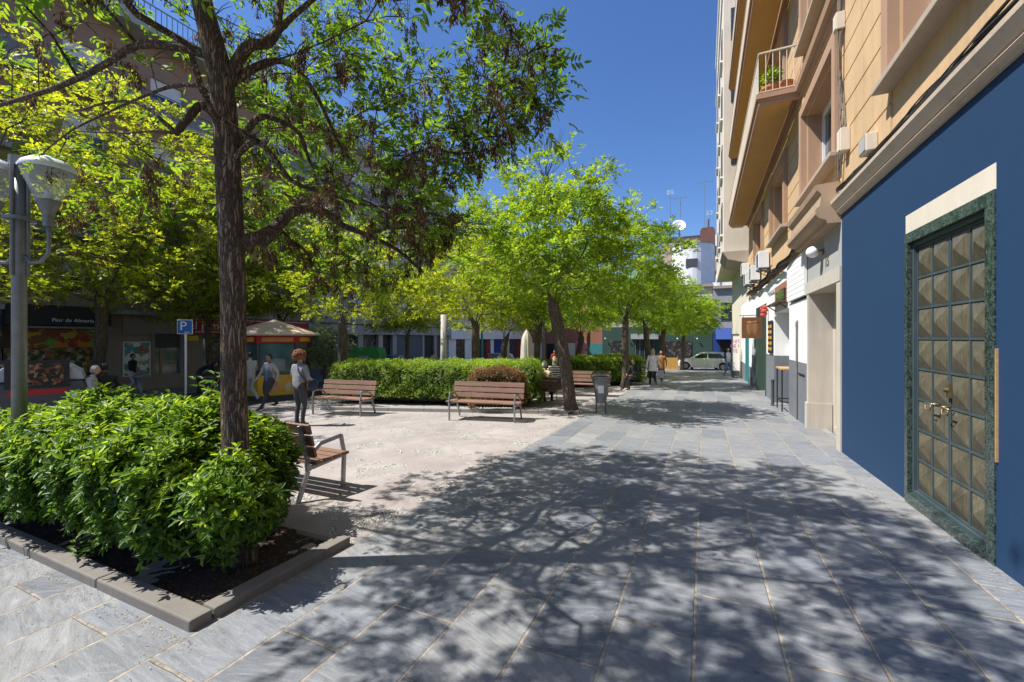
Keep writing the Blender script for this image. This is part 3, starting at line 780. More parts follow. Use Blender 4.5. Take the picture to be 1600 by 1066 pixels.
# next shops: dark door recess, green pillar, teal shop
sh2 = thing('corner_shop', 'white shopfront with a teal framed door beyond the green pillar', 'shopfront', (FX, 22, 0))
mb = MB(); wseg(mb, 16.902, 19.3, -.7, 2.9, FX+.6, FX+.62); put(mb, 'dark_doorway', M['black'], sh2)
mb = MB(); wseg(mb, 19.302, 19.7, -.8, 2.85, FX-.04, FX+.6); put(mb, 'green_pillar', M['dkgreen'], sh2)
mb = MB(); wseg(mb, 16.902, 17.1, -.8, 2.85, FX-.02, FX+.5); put(mb, 'door_jamb', M['dkgreen'], sh2)
mb = MB(); wseg(mb, 19.702, 22.95, .3, 3.5); wseg(mb, 24.6, 27.6, .3, 3.5); wseg(mb, 22.95, 24.6, 2.3, 3.5); wseg(mb, 16.902, 19.7, 2.87, 3.52)
put(mb, 'white_wall', M['white'], sh2)
mb = MB(); wseg(mb, 19.702, 22.95, -.9, .298, FX-.01); put(mb, 'grey_plinth', M['greyp'], sh2)
mb = MB(); wseg(mb, 24.6, 27.6, -.9, .298, FX-.01); put(mb, 'grey_plinth', M['greyp'], sh2)
mb = MB(); wseg(mb, 20.0, 21.2, -.3, .9, FX-.05, FX-.012); put(mb, 'grey_panel', M['greyp'], sh2)
dr = MB(); wseg(dr, 22.96, 23.15, -.8, 2.28, FX-.03, FX+.1); wseg(dr, 24.4, 24.59, -.8, 2.28, FX-.03, FX+.1); wseg(dr, 23.15, 24.4, 2.1, 2.28, FX-.03, FX+.1); wseg(dr, 23.7, 23.8, -.8, 2.1, FX, FX+.08)
do = put(dr, 'door', M['teal'], sh2)
mb = MB(); wseg(mb, 22.96, 24.59, -.8, 2.2, FX+.06, FX+.07); put(mb, 'pane', M['glass_l'], do)
mb = MB(); wseg(mb, 19.9, 20.6, 1.2, 2.4, FX-.02, FX); put(mb, 'teal_panel', M['teal'], sh2)

# cables, boxes
def cable_run(name, label, pts, n, spread, rad, m, seed=1):
    rng = random.Random(seed); mb = MB()
    for k in range(n):
        off = [Vector((rng.uniform(-1, 0)*spread*.6, 0, rng.uniform(-.5, 1)*spread)) for _ in range(2)]; ph = rng.random()*6
        P = []
        for i in range(len(pts)-1):
            a, b = Vector(pts[i]), Vector(pts[i+1]); L = (b-a).length; m_ = max(2, int(L/.25))
            for j in range(m_):
                s = j/m_; q = a+(b-a)*s
                w = Vector((math.sin(ph+q.y*3.1+q.z*2+k)*spread*.25, math.sin(ph+q.z*4+k)*spread*.3, math.sin(ph*2+q.y*(2+k % 3)+k)*spread*.3))
                P.append(q+off[0]+w)
        P.append(Vector(pts[-1])+off[0]); mb.tube(P, rad*rng.uniform(.6, 1.3), 5, False)
    return tag(mb.build(name, m), label, 'cable')
cable_run('cable_bundle', 'thick bundle of old cables lying along the cornice above the blue wall', [(FX-.05, -1, 3.90), (FX-.05, 3, 3.90), (FX-.05, 7.5, 3.90), (FX-.06, 8.1, 3.95)], 15, .065, .010, M['cable'])
cable_run('cable_drop', 'tangle of cables hanging down the cream wall left of the blue wall', [(FX-.06, 8.05, 4.1), (FX-.05, 7.9, 4.8), (FX-.05, 8.0, 5.7), (FX-.05, 7.95, 7.0), (FX-.22, 7.95, 7.1), (FX-.22, 7.95, 7.3), (FX-.05, 7.95, 7.4), (FX-.05, 7.9, 16)], 8, .10, .008, M['cableg'], 2)
cable_run('cable_bundle', 'cables sagging along the wall above the bar and shops', [(FX-.08, 10.8, 3.62), (FX-.1, 13, 3.56), (FX-.08, 15, 3.62), (FX-.1, 18, 3.55), (FX-.08, 23, 3.7)], 9, .09, .014, M['cable'], 3)
for i, (y, z, w, h, lab) in enumerate([(7.78, 4.62, .16, .34, 'small ivory junction box beside the cable tangle, lower one'), (6.75, 4.12, .26, .22, 'wide grey meter box on the cornice cables'), (7.85, 7.75, .2, .42, 'tall ivory junction box high in the cable tangle'), (8.0, 6.55, .14, .26, 'ivory junction box midway up the cable tangle')]):
    o = thing('junction_box', lab, 'junction box', (FX-.02, y, z), group='junction boxes on the facade')
    MB().box(-.12, 0, -w/2, w/2, -h/2, h/2).build('box', M['ivory'], o, bevel=.008)
    MB().box(-.13, -.121, -w/2+.02, w/2-.02, -h/2+.02, h/2-.02).build('lid', M['ivory'] if i != 1 else M['grey'], o)
for i, (y, z, lab) in enumerate([(16.2, 3.95, 'white air conditioner unit under the first balcony, nearest one'), (18.6, 3.85, 'white air conditioner unit on the wall above the green pillar'), (20.9, 3.95, 'white air conditioner unit above the white shop wall'), (22.6, 4.6, 'white air conditioner unit at the far end of the cream wall')]):
    o = thing('air_conditioner', lab, 'air conditioner', (FX-.02, y, z), group='air conditioners along the facade')
    MB().box(-.34, -.03, -.4, .4, 0, .55).build('casing', M['alum'], o, bevel=.015)
    q = MB()
    for k in range(7): q.tube([(-.35, .18*math.cos(a)-.1, .275+.18*math.sin(a)) for a in [0]]+[(-.35, -.1+(.03*k)*1, .275)], .002, 4) if False else None
    for k in range(9): q.box(-.352, -.342, -.34, .12, .06+k*.05, .075+k*.05)
    q.build('grille', M['dgrey'], o)
    q = MB(); q.bar((0, -.3, -.02), (-.34, -.3, -.02), .03, .03); q.bar((0, .3, -.02), (-.34, .3, -.02), .03, .03); q.bar((0, .3, -.2), (-.3, .3, -.03), .02, .02); q.bar((0, -.3, -.2), (-.3, -.3, -.03), .02, .02)
    q.build('bracket', M['dgrey'], o)
# hanging leather-brown sign and red ornament
hs = thing('hanging_sign', 'brown pictorial sign hanging from an arm over the shops', 'sign', (1.62, 17.2, 2.25))
MB().box(-.36, .30, -.02, .02, -.62, .14).build('panel', M['leather'], hs)
q = MB(); q.ball((-.10, -.018, -.25), .12, 12, 8, (.9, .12, 2.3)); q.ball((.07, -.018, -.25), .12, 12, 8, (.9, .12, 2.3)); q.box(-.2, .16, -.028, -.02, -.08, -.02); q.build('figure', M['leather2'], hs, smooth=True)
q = MB(); q.tube([(-.42, 0, .2), (.42, 0, .22)], .015, 6); q.tube([(-.3, 0, .2), (-.3, 0, .12)], .008, 4); q.tube([(.25, 0, .2), (.25, 0, .12)], .008, 4); q.build('arm', M['black'], hs)
q = MB()
for k, (dx, dz, r_) in enumerate([(0, 0, .10), (.03, .13, .08), (-.02, -.13, .09), (.07, .05, .07), (-.06, .07, .06), (.04, -.08, .07)]): q.ball((1.86+dx, 16.4, 2.55+dz), r_, 10, 8)
tag(q.build('red_ornament', M['faded'], smooth=True), 'red puffy ornament hanging next to the brown pictorial sign', 'ornament')
# advert totem
tp = gp(1150, 588)
tp.x += .12
tt = thing('advert_totem', 'white advert totem with magenta lettering-like pattern in a grey green frame', 'advert totem', tp)
tt.scale = (.84, 1, 1)
MB().box(-.45, .45, -.09, .09, 0, .35).build('base', M['dgrey'], tt)
q = MB(); q.box(-.45, -.38, -.08, .08, .35, 2.6); q.box(.38, .45, -.08, .08, .35, 2.6); q.box(-.38, .38, -.08, .08, 2.52, 2.6); q.build('frame', M['dframe'], tt)
MB().box(-.379, .379, -.06, .06, .351, 2.519).build('panel', M['signwhite'], tt)
text('NIT A\nDE NIIT\nTE SSI', .3, (0, -.066, 1.85), (R(90), 0, 0), M['pink'], tt, 'lettering', .003)

# second building down the same side, oversailing upper floors
b2 = thing('white_building', 'tall ivory building with an overhanging front beyond the long balconies', 'building', (FX, 30, 0))
mb = MB(); mb.box(.94, FX+10, 23.45, 36, 5.95, 22.5); mb.box(FX-.0, FX+10, 27.62, 36, -1.2, 5.95); mb.box(FX+.43, FX+10, 23.01, 27.62, -1.2, 5.94); mb.box(FX+.0, FX+10, 23.01, 27.6, 3.51, 5.93)
put(mb, 'wall', M['ivory'], b2)
mb = MB(); mb.box(.85, FX, 23.4, 36.1, 22.5, 22.9); mb.box(.86, FX, 23.38, 36.1, 19.6, 19.8); put(mb, 'cornice', M['white'], b2)
mb = MB(); mb.prism([(FX, 5.3), (1.1, 5.55), (.85, 5.93), (FX, 5.93)], 'y', 23.2, 26.5); put(mb, 'balcony', M['sill'], b2)
for i, (z) in enumerate((7.2, 10.3, 13.4, 16.5)):
    for y in (25.0, 28.4, 32):
        q = MB(); q.box(.90, .95, y, y+1.3, z, z+1.7); o = put(q, 'window', M['dgrey'], b2)
        q = MB(); q.box(.80, .94, y-.1, y+1.4, z-.1, z-.02); put(q, 'sill', M['white'], o)
    q = MB(); q.box(1.25, 1.75, 23.42, 23.46, z, z+1.6); put(q, 'window', M['glass'], b2)
# pots and plant on the first balcony
for i, (x, y, r_, lab) in enumerate([(1.42, 11.4, .17, 'terracotta pot with a flowering plant at the balcony corner'), (1.72, 11.45, .19, 'round terracotta pot next to the flowering one on the balcony')]):
    o = thing('flower_pot', lab, 'flower pot', (x, y, 7.21))
    MB().lathe([(.0, 0), (r_*.62, 0), (r_, r_*1.5), (r_*1.1, r_*1.5), (r_*1.1, r_*1.8), (r_*.95, r_*1.8), (r_*.9, r_*1.6), (0, r_*1.6)], 18).build('pot', M['pot'], o, smooth=False)
    if i == 0:
        rng = np.random.default_rng(4); n = 260; dd = unit(rng.normal(0, 1, (n, 3))+[0, 0, .5]); Bp = dd*rng.uniform(.05, .24, (n, 1))+[0, 0, .5]
        V, F, k = leaves_mesh(Bp, dd, rng.normal(0, 1, (n, 3)), np.full(n, .09), np.full(n, .04)); poly_object('foliage', V, F, M['bush'], o, rng.random(n*k))
q = MB(); q.quad((1.98, 11.14, 8.8), (1.5, 11.12, 8.8), (1.5, 11.12, 8.8), (1.98, 11.14, 8.8)) if False else None
# ------------------------------------------------------------------ left-hand row (facade plane X = -24)
LX = -24.0
def lwall(name, label, y0, y1, H, m, floors, z1=3.3, wy=3.0, white=True, rail=True, shopm=None):
    b = thing(name, label, 'building', (LX, y0, 0))
    holes = []; wl_ = []
    for f in range(floors):
        zb = z1+.9+3.05*f; n = int((y1-y0)/wy)
        for k in range(n):
            a = (k+.28)*wy; holes.append((a, a+1.35, zb-z1, zb-z1+1.5)); wl_.append((y0+a, zb))
    mb = MB(); mb.panel((LX, y0, z1), (0, 1, 0), (0, 0, 1), (1, 0, 0), y1-y0, H-z1, holes, .25)
    mb.box(LX-14, LX-.4, y0, y1, -2.5, H-.01); mb.panel((LX-.4, y0, z1), (1, 0, 0), (0, 0, 1), (0, -1, 0), .4, H-z1); mb.panel((LX-.4, y1, z1), (1, 0, 0), (0, 0, 1), (0, 1, 0), .4, H-z1)
    mb.quad((LX-.4, y0, H), (LX, y0, H), (LX, y1, H), (LX-.4, y1, H))
    put(mb, 'wall', m, b)
    for (y, zb) in wl_:
        q = MB(); x = LX-.16
        for a, c in ((y+.001, y+.06), (y+1.29, y+1.349), (y+.64, y+.70)): q.box(x, x+.06, a, c, zb+.001, zb+1.499)
        q.box(x, x+.059, y+.06, y+1.29, zb+.001, zb+.07); q.box(x, x+.059, y+.06, y+1.29, zb+1.43, zb+1.499)
        o = put(q, 'window', M['alum'], b)
        q = MB(); q.quad((x+.03, y, zb), (x+.03, y+1.35, zb), (x+.03, y+1.35, zb+1.5), (x+.03, y, zb+1.5)); put(q, 'pane', M['glass'], o)
        if int(y*7+zb*3) % 3: q = MB(); q.box(x+.035, x+.05, y+.06, y+1.29, zb+.8, zb+1.43); put(q, 'blind', M['alum'], o)
    for f in range(floors):
        zb = z1+.12+3.05*f; q = MB(); q.box(LX+.01, LX+(.9 if f % 2 or not white else .3), y0+.3, y1-.3, zb, zb+.2)
        o = put(q, 'balcony', M['grey'] if white else m, b)
        if f % 2 or not white:
            r = MB(); r.box(LX+.84, LX+.88, y0+.3, y1-.3, zb+.201, zb+.9) if white and f == floors-1 else [r.tube([(LX+.86, y0+.3+i*.16, zb+.2), (LX+.86, y0+.3+i*.16, zb+1.15)], .012, 4, False) for i in range(int((y1-y0-.6)/.16))]
            r.box(LX+.84, LX+.88, y0+.3, y1-.3, zb+1.15, zb+1.19); put(r, 'railing', M['mgrey'], o)
    q = MB(); q.box(LX-.3, LX+1.1, y0, y1, H, H+.35); put(q, 'cornice', M['grey'] if white else M['sill'], b)
    if rail:
        r = MB()
        for i in range(int((y1-y0)/.22)): r.tube([(LX+.9, y0+i*.22, H+.35), (LX+.9, y0+i*.22, H+1.35)], .018, 4, False)
        r.box(LX+.88, LX+.92, y0, y1, H+1.35, H+1.4); put(r, 'roof_railing', M['mgrey'], b)
        q = MB(); q.box(LX-9, LX-2.5, y0+1, y1-1, H+.351, H+2.9); put(q, 'penthouse', M['grey'], b)
    return b
lb1 = lwall('brown_building', 'brown brick apartment block with roof railing across the street, behind the dark tree trunk', -14, 19.4, 15.6, M['brick_b'], 4, 2.6)
lb2 = lwall('grey_building', 'grey banded apartment block across the street in the middle of the left row', 19.4, 36.5, 15.6, M['grey'], 4, 2.6)
lb3 = lwall('pale_building', 'pale apartment block at the far end of the left row', 36.5, 66, 14.2, M['ivory'], 4, 2.6, rail=False)

gl = lambda y: g(LX, y)
def shop_wall(parent, pieces):
    for name, m_, y0, y1, z0, z1, x0, x1 in pieces:
        q = MB(); q.box(LX+x0, LX+x1, y0, y1, z0, z1); put(q, name, m_, parent)
SB = -1.6
# fruit shop, stone bay, ham shop, ground floor bays of the grey block
s1 = thing('fruit_shop', 'fruit shop with dark awning fascia and printed fruit band, behind the lamp post', 'shopfront', (LX, 7.5, 0))
shop_wall(s1, [('dark_front', M['goods'], -13.9, 6.2, SB, 2.6, -.39, .0), ('fascia', M['black'], 6.2, 9.25, 2.15, 2.95, -.3, .35), ('fruit_band', M['fruit'], 6.5, 9.05, 1.25, 2.0, -.1, .12),
    ('interior', M['produce'], 6.25, 9.05, SB, 1.25, -.39, -.05), ('gutter', M['mgrey'], 6.4, 9.25, 2.02, 2.1, -.1, .75), ('pilaster', M['shopstone'], 9.06, 9.24, SB, 2.15, -.3, .06), ('tan_bay', M['orange'], 4.6, 6.1, SB, 1.4, 0, .05)])
text('Flor de Almería', .2, (.358, .55, 2.36), (R(90), 0, R(90)), M['signwhite'], s1)
s2 = thing('stone_bay', 'brown stone ground floor with offer poster and shuttered window', 'shopfront', (LX, 10.5, 0))
shop_wall(s2, [('wall', M['shopstone'], 9.25, 12.1, SB, -.15, -.35, .05), ('wall', M['shopstone'], 9.25, 9.75, -.15, 2.58, -.35, .05), ('wall', M['shopstone'], 10.85, 11.0, -.15, 2.58, -.35, .05), ('wall', M['shopstone'], 9.75, 12.1, 1.85, 2.58, -.34, .12),
    ('wall', M['shopstone'], 9.75, 10.85, -.15, 1.85, -.35, .0), ('shutter', M['dgrey'], 11.0, 12.1, 1.15, 1.85, -.2, -.1), ('pane', M['glass_l'], 11.0, 12.1, -.15, 1.15, -.2, -.15), ('frame', M['woodl'], 11.28, 11.36, -.15, 1.15, -.15, -.1), ('frame', M['woodl'], 11.36, 12.0, .42, .48, -.15, -.11)])
po = thing('offer_poster', 'framed poster of offers on the brown stone ground floor', 'poster', (LX+.0, 10.3, .65))
MB().box(.0, .06, -.52, .52, -.78, .82).build('frame', M['alum'], po); MB().box(.061, .07, -.47, .47, -.73, .77).build('print', M['offers'], po)
s3 = thing('ham_shop', 'ham shop with a red fascia behind the dark tree trunk', 'shopfront', (LX, 14, 0))
shop_wall(s3, [('fascia', M['red'], 12.1, 19.3, 1.85, 2.75, -.3, .3), ('stone_wall', M['shopstone'], 12.1, 13.1, SB, 1.84, -.35, .05), ('interior', M['goods'], 13.1, 17.0, SB, 1.84, -.39, -.1), ('pane', M['glass_l'], 13.1, 13.35, -.2, 1.6, -.05, 0), ('cream_stripe', M['ivory'], 12.6, 19.2, 1.93, 1.98, .3, .31), ('cream_stripe', M['ivory'], 12.6, 19.2, 2.6, 2.65, .3, .31),
    ('wall', M['bluegrey'], 17.0, 19.4, SB, 2.0, -.35, .04), ('yellow_lamp', M['yellow'], 12.35, 12.75, 1.5, 1.75, .06, .3)])
tt_ = text('el jamón', .62, (.31, -.65, 2.27), (R(90), 0, R(90)), M['signwhite'], s3)
s4 = thing('grey_shopfronts', 'grey clad ground floor with dark doorways behind the hedge', 'shopfront', (LX, 25, 0))
pcs = [('fascia', M['grey'], 19.4, 36.4, 1.9, 2.6, -.3, .25)]
y = 19.4
for k, (w, m_, d) in enumerate([(1.1, 'bluegrey', .05), (1.4, 'goods', -.2), (.5, 'grey', .1), (1.5, 'black', -.1), (.5, 'grey', .12), (1.7, 'goods', -.2), (.5, 'stone', .1), (1.2, 'black', -.2), (.5, 'grey', .1), (3.6, 'bluegrey', .05), (.3, 'grey', .1), (1.6, 'black', -.1), (.4, 'grey', .1), (1.9, 'dgrey', -.1)]):
    pcs.append(('bay', M[m_], y+.001, y+w, SB, 1.899, -.35, d)); y += w
shop_wall(s4, pcs)
text('OC', .5, (-.09, 32.0-25, 1.5), (R(90), 0, R(90)), M['signwhite'], s4)
s5 = thing('far_shopfronts', 'row of small mixed shopfronts in white, red and blue seen between the far trunks', 'shopfront', (LX, 45, 0))
pcs = [('fascia', M['white'], 36.5, 66, 1.5, 2.6, -.3, .3)]; y = 36.5
rr = random.Random(3)
for k, m_ in enumerate(['white', 'goods', 'white', 'grey', 'goods', 'dullred', 'white', 'navyp', 'teal', 'ivory', 'goods', 'dullred', 'grey', 'bluegrey', 'orange', 'white', 'goods', 'navyp']):
    w = rr.uniform(1.1, 2.1); pcs.append(('bay', M[m_], y+.001, y+w, SB-.6, 1.499, -.35, .02+.06*(k % 3))); y += w
shop_wall(s5, pcs)

# ------------------------------------------------------------------ far side of the square
def far_block(name, label, x0, x1, y0, H, m, mG, deep=10, wins_=True, zG=2.6, top=None):
    b = thing(name, label, 'building', ((x0+x1)/2, y0, 0))
    q = MB(); q.box(x0, x1, y0, y0+deep, zG, H); put(q, 'wall', m, b)
    q = MB(); q.box(x0, x1, y0+.02, y0+deep, -2.5, zG-.001); put(q, 'ground_floor', mG, b)
    q = MB(); q.box(x0-.01, x1+.01, y0-.25, y0+deep, H, H+.3); put(q, 'cornice', M['sill'], b)
    if wins_:
        n = max(1, int((x1-x0)/2.6)); f = 0
        while zG+1+3*f+1.6 < H:
            for k in range(n):
                xx = x0+(k+.5)*(x1-x0)/n; z = zG+.8+3*f
                q = MB(); q.box(xx-.6, xx+.6, y0-.05, y0-.001, z, z+1.9); o = put(q, 'window', M['dgrey'], b)
                q = MB(); q.box(xx-.52, xx+.52, y0-.06, y0-.051, z+.06, z+1.84); put(q, 'pane', M['glass'], o)
            f += 1
    return b
fb0 = far_block('red_brick_building', 'red brick house with colourful murals at ground level, far behind the leaning tree', -24.3, -11.2, 57, 10, M['brick'], M['brick'], 12)
for i, (x0, x1, m_, z1) in enumerate([(-23, -21, 'white', .9), (-20.6, -19.6, 'black', .8), (-19.3, -17.8, 'teal', .6), (-17.6, -16.4, 'ivory', .9), (-16.3, -14.6, 'pink', 1.2), (-14.4, -12.4, 'teal', .9)]):
    q = MB(); q.box(x0, x1, 56.86, 56.99, -2.2, z1); put(q, 'mural', M[m_], fb0)
fb1 = far_block('green_shop_building', 'building with a dark green shopfront facing the far end of the square', -11.0, .9, 49.8, 7.2, M['ivory'], M['dkgreen'], 9, zG=2.9)
q = MB()
for x0, x1 in ((-7.6, -4.6),): q.box(x0, x1, 49.3, 49.8, 1.5, 2.1)
put(q, 'awning', M['grey'], fb1)
q = MB(); q.box(-7.3, -4.9, 49.74, 49.81, -1.5, 1.45); o = put(q, 'doorway', M['black'], fb1)
q = MB()
for k in range(5): q.box(-7.2+k*.52, -7.12+k*.52, 49.70, 49.74, -1.4, 1.4)
put(q, 'door_bars', M['tealgl'], o)
for x0, x1, z in ((-10, -8.2, -1.2), (-3.9, -1.2, -.9)): q = MB(); q.box(x0, x1, 49.75, 49.81, z, 1.3); put(q, 'shop_window', M['goods'], fb1)
for x in (-10.6, -8.0, -4.3, -2.6, -.6):
    q = MB(); q.ball((x, 49.6, 1.55), .09, 8, 6); put(q, 'wall_globe', M['signwhite'], fb1)
fb2 = far_block('pinnacled_building', 'grey rendered corner house with pinnacles and a blue ground floor awning', .95, 9, 49.6, 6.9, M['grey'], M['navyp'], 9, zG=2.7)
q = MB()
for x in (1.4, 3.6, 5.8, 8.0):
    q.box(x-.2, x+.2, 49.5, 49.9, 7.2, 8.1); q.tube([(x, 49.7, 8.1), (x, 49.7, 9.3)], [.2, .01], 4)
q.box(.9, 9.1, 49.62, 49.78, 7.2, 7.6)
put(q, 'pinnacles', M['white'], fb2)
q = MB(); q.prism([(48.4, 1.5), (49.59, 2.7), (49.59, 1.4)], 'x', 1.2, 5.2); put(q, 'awning', M['navyp'], fb2)
q = MB(); q.box(1.6, 2.6, 49.5, 49.61, -1.4, 1.3); put(q, 'doorway', M['black'], fb2)
# white rounded tower block behind
P1 = W(1082, 528, 62)
wb = thing('white_round_building', 'white building with a rounded tower above the tree tops', 'building', (P1.x, P1.y, 0))
q = MB(); q.tube([(P1.x, P1.y+2, -2), (P1.x, P1.y+2, 15.6)], 3.0, 32); q.box(P1.x-4.2, P1.x+.4, P1.y+2, P1.y+10, -2, 12.1); q.box(P1.x+.4, P1.x+12, P1.y+2.6, P1.y+12, -2, 10.6); put(q, 'wall', M['white'], wb)
q = MB(); q.tube([(P1.x, P1.y+2, 15.6), (P1.x, P1.y+2, 15.75)], 3.1, 32); q.box(P1.x-4.3, P1.x-2, P1.y+1.9, P1.y+10, 12.1, 12.3); q.box(P1.x+2.9, P1.x+12, P1.y+2.5, P1.y+12, 10.6, 10.8); put(q, 'coping', M['grey'], wb)
q = MB(); q.box(P1.x-.9, P1.x+.7, P1.y-1.0, P1.y+1, 12.0, 13.3); put(q, 'window', M['dgrey'], wb)
M['chim'] = wall_mat('old_brick', (.20, .10, .07), .5)
P2 = W(1078, 528, 72)
wb2 = thing('tan_roof_block', 'tan rendered roof block with a brick chimney behind the white tower', 'building', (P2.x, P2.y, 0))
q = MB(); q.box(P2.x-4.6, P2.x+3.0, P2.y, P2.y+8, -2, 19.0); put(q, 'wall', M['roofc'], wb2)
q = MB(); q.box(P2.x-4.8, P2.x+3.2, P2.y-.2, P2.y+8, 19.0, 19.25); put(q, 'coping', M['dgrey'], wb2)
q = MB(); q.box(P2.x+1.6, P2.x+3.9, P2.y-1.2, P2.y+.8, 10, 19.8); q.prism([(P2.x+1.7, 19.8), (P2.x+3.8, 19.8), (P2.x+3.6, 20.2), (P2.x+1.9, 20.2)], 'y', P2.y-1.2, P2.y+.8); o = put(q, 'chimney', M['chim'], wb2)
q = MB(); q.cyl(P2.x+2.8, P2.y-.2, 20.3, 21.8, .22, 10); put(q, 'flue', M['mgrey'], o)
P3 = W(1122, 528, 80)
wb3 = thing('cream_far_building', 'pale far building with dark strip windows beside the brick chimney', 'building', (P3.x, P3.y, 0))
q = MB(); q.box(P3.x-2.0, P3.x+12, P3.y, P3.y+10, -2, 21.5); put(q, 'wall', M['white'], wb3)
q = MB(); q.box(P3.x-2.02, P3.x+12, P3.y-.05, P3.y, 12.5, 16.8); put(q, 'brick_band', M['roofc'], wb3)
for k in range(3): q = MB(); q.box(P3.x-1.6+k*3, P3.x+.4+k*3, P3.y-.07, P3.y-.051, 17.6, 19.4); put(q, 'window', M['glass'], wb3)
P4 = W(1140, 528, 66)
wb4 = thing('ochre_roof_house', 'small ochre gable end showing over the white wall', 'building', (P4.x, P4.y, 0))
q = MB(); q.prism([(P4.x-3.5, 10.5), (P4.x+5, 10.5), (P4.x+5, 15.5), (P4.x+1, 15.0), (P4.x-3.5, 12.6)], 'y', P4.y+8, P4.y+12); put(q, 'wall', M['cream'], wb4)
# roof aerials and dish
def mast(px, py0, py1, Z, kind, lab):
    b = W(px, py0, Z); t = W(px, py1, Z); h = t.z-b.z
    o = thing('roof_aerial', lab, 'aerial', b, group='aerials on the far roofs')
    MB().tube([(0, 0, -1), (0, 0, h)], .045, 6).build('mast', M['mgrey'], o)
    q = MB()
    if kind == 0:
        for k in range(6): q.tube([(-.5-.02*k, -.1+.1*k, h-.1*k), (.5+.02*k, -.1+.1*k, h-.1*k)], .02, 4)
    else:
        q.tube([(-1.3, 0, h-.2), (1.3, 0, h-.1)], .03, 4)
        for k in range(7): q.tube([(-1.2+.4*k, -.1, h-.5), (-1.2+.4*k, .1, h+.2)], .022, 4)
    q.build('elements', M['alum'] if kind == 0 else M['mgrey'], o)
mast(1047, 372, 298, 72, 0, 'tall thin mast with a cluster of white elements, leftmost on the far roofs')
mast(1063, 345, 308, 72, 1, 'short aerial rising directly above the satellite dish')
mast(1101, 350, 283, 76, 1, 'tallest aerial with a wide cross element over the brick chimney')
mast(1109, 352, 330, 76, 0, 'small low aerial just right of the tallest one')
dp = W(1061, 358, 71)
ds = thing('satellite_dish', 'round white satellite dish on the tan roof block', 'satellite dish', dp)
q = MB(); q.lathe([(0, 0), (.5, .06), (.9, .22), (1.1, .36), (1.12, .40), (.9, .27), (.5, .1), (0, .04)], 24)
o = q.build('dish', M['signwhite'], ds, smooth=True); o.rotation_euler = (R(60), R(25), 0); o.location = (0, 0, .4)
MB().tube([(0, .2, -2.2), (0, .2, .4)], .08, 8).build('mast', M['dgrey'], ds)

# ------------------------------------------------------------------ benches
def bench(name, label, p, rz, L=1.6, wood='wood'):
    b = thing(name, label, 'bench', p, rz, 'wooden slat benches with bent steel arms')
    # local: seat faces -Y, back at +Y; legs in the x = +-L/2 planes
    for s in (-1, 1):
        x = s*L/2
        q = MB()
        q.bar((x, -.28, 0), (x, -.30, .42), .05, .035, (1, 0, 0)); q.bar((x, -.30, .42), (x, -.245, .66), .05, .03, (1, 0, 0))
        q.bar((x, -.252, .65), (x, .05, .62), .05, .02, (1, 0, 0)); q.bar((x, .05, .62), (x, .22, .50), .05, .02, (1, 0, 0))
        q.build('armrest', M['steel'], b, bevel=.006)
        q = MB(); q.bar((x, .36, 0), (x, .22, .34), .05, .035, (1, 0, 0)); q.bar((x, .22, .34), (x, .23, .48), .05, .04, (1, 0, 0)); q.bar((x, .23, .48), (x, .33, .88), .05, .03, (1, 0, 0)); q.bar((x, -.29, .41), (x, .22, .37), .05, .03, (1, 0, 0))
        q.build('leg', M['steel'], b, bevel=.006)
    for k in range(4):
        y = -.23+k*.125; MB().box(-L/2-.10, L/2+.10, y-.054, y+.054, .428-.004*k, .462-.004*k).build('seat_slat', M[wood], b, bevel=.005)
    for k in range(3):
        z = .52+k*.135; y = .225+(z-.48)*.25
        q = MB(); q.bar((-L/2-.10, y-.03, z+.04), (L/2+.10, y-.03, z+.04), .034, .115, (0, .25, 1)); q.build('back_slat', M[wood], b, bevel=.005)
    return b
def along(a, b): return math.atan2(b.y-a.y, b.x-a.x)
fa, fb_ = gp(489, 648), gp(563.5, 651); r1 = along(fa, fb_)
def bplace(fa, fb, label, flip=False, wood='wood', L=None):
    rz = along(fa, fb); mid = (fa+fb)/2; L = L or (fb-fa).length
    n = Vector((-math.sin(rz), math.cos(rz), 0)); p = mid+n*.28
    p.z = g(p.x, p.y)
    return bench('park_bench', label, p, rz+(math.pi if flip else 0), L, wood)
bplace(fa, fb_, 'sunlit bench before the left end of the clipped hedge')
bplace(gp(702, 657), gp(804, 661), 'dappled bench standing before the brown dried shrub')
b3 = bench('park_bench', 'nearest bench, seen end-on from behind, right of the glossy bush', Vector((-4.86, 3.52, g(-4.86, 3.52))), math.pi, 1.62)
p4 = gz(850, 12.9); b4 = bench('park_bench', 'dark bench seen from behind with a person in beige seated on it', p4, r1+math.pi-.05, 1.45, 'woodd')
p5 = gz(916, 15.2); b5 = bench('park_bench', 'bench behind the litter bin, before the far hedge', p5, r1, 1.5)

# ------------------------------------------------------------------ street lamp
lpz = gz(30, 4.2); 
lpz.z += .16
lamp = thing('street_lamp', 'tall grey twin-headed street lamp with glass cones at the left edge', 'street lamp', lpz, R(25))
MB().tube([(0, 0, -.16), (0, 0, 2.6), (0, 0, 3.42)], [.056, .054, .046], 20).build('post', M['mgrey'], lamp, smooth=True)
q = MB()
for k in range(3): 
    a = k*2.1+.5; q.tube([(.062*math.cos(a), .062*math.sin(a), 2.3), (.062*math.cos(a), .062*math.sin(a), 3.45)], .016, 8)
q.lathe([(.05, 2.86), (.12, 2.86), (.12, 2.89), (.05, 2.89)], 20); q.lathe([(.05, 3.40), (.075, 3.40), (.075, 3.5), (.0, 3.52)], 16)
q.build('collar', M['mgrey'], lamp, smooth=False)
t = NT('lamp_glass'); t.b.inputs['Base Color'].default_value = (.62, .66, .64, 1); t.b.inputs['Roughness'].default_value = .12; t.b.inputs['Specular IOR Level'].default_value = .8
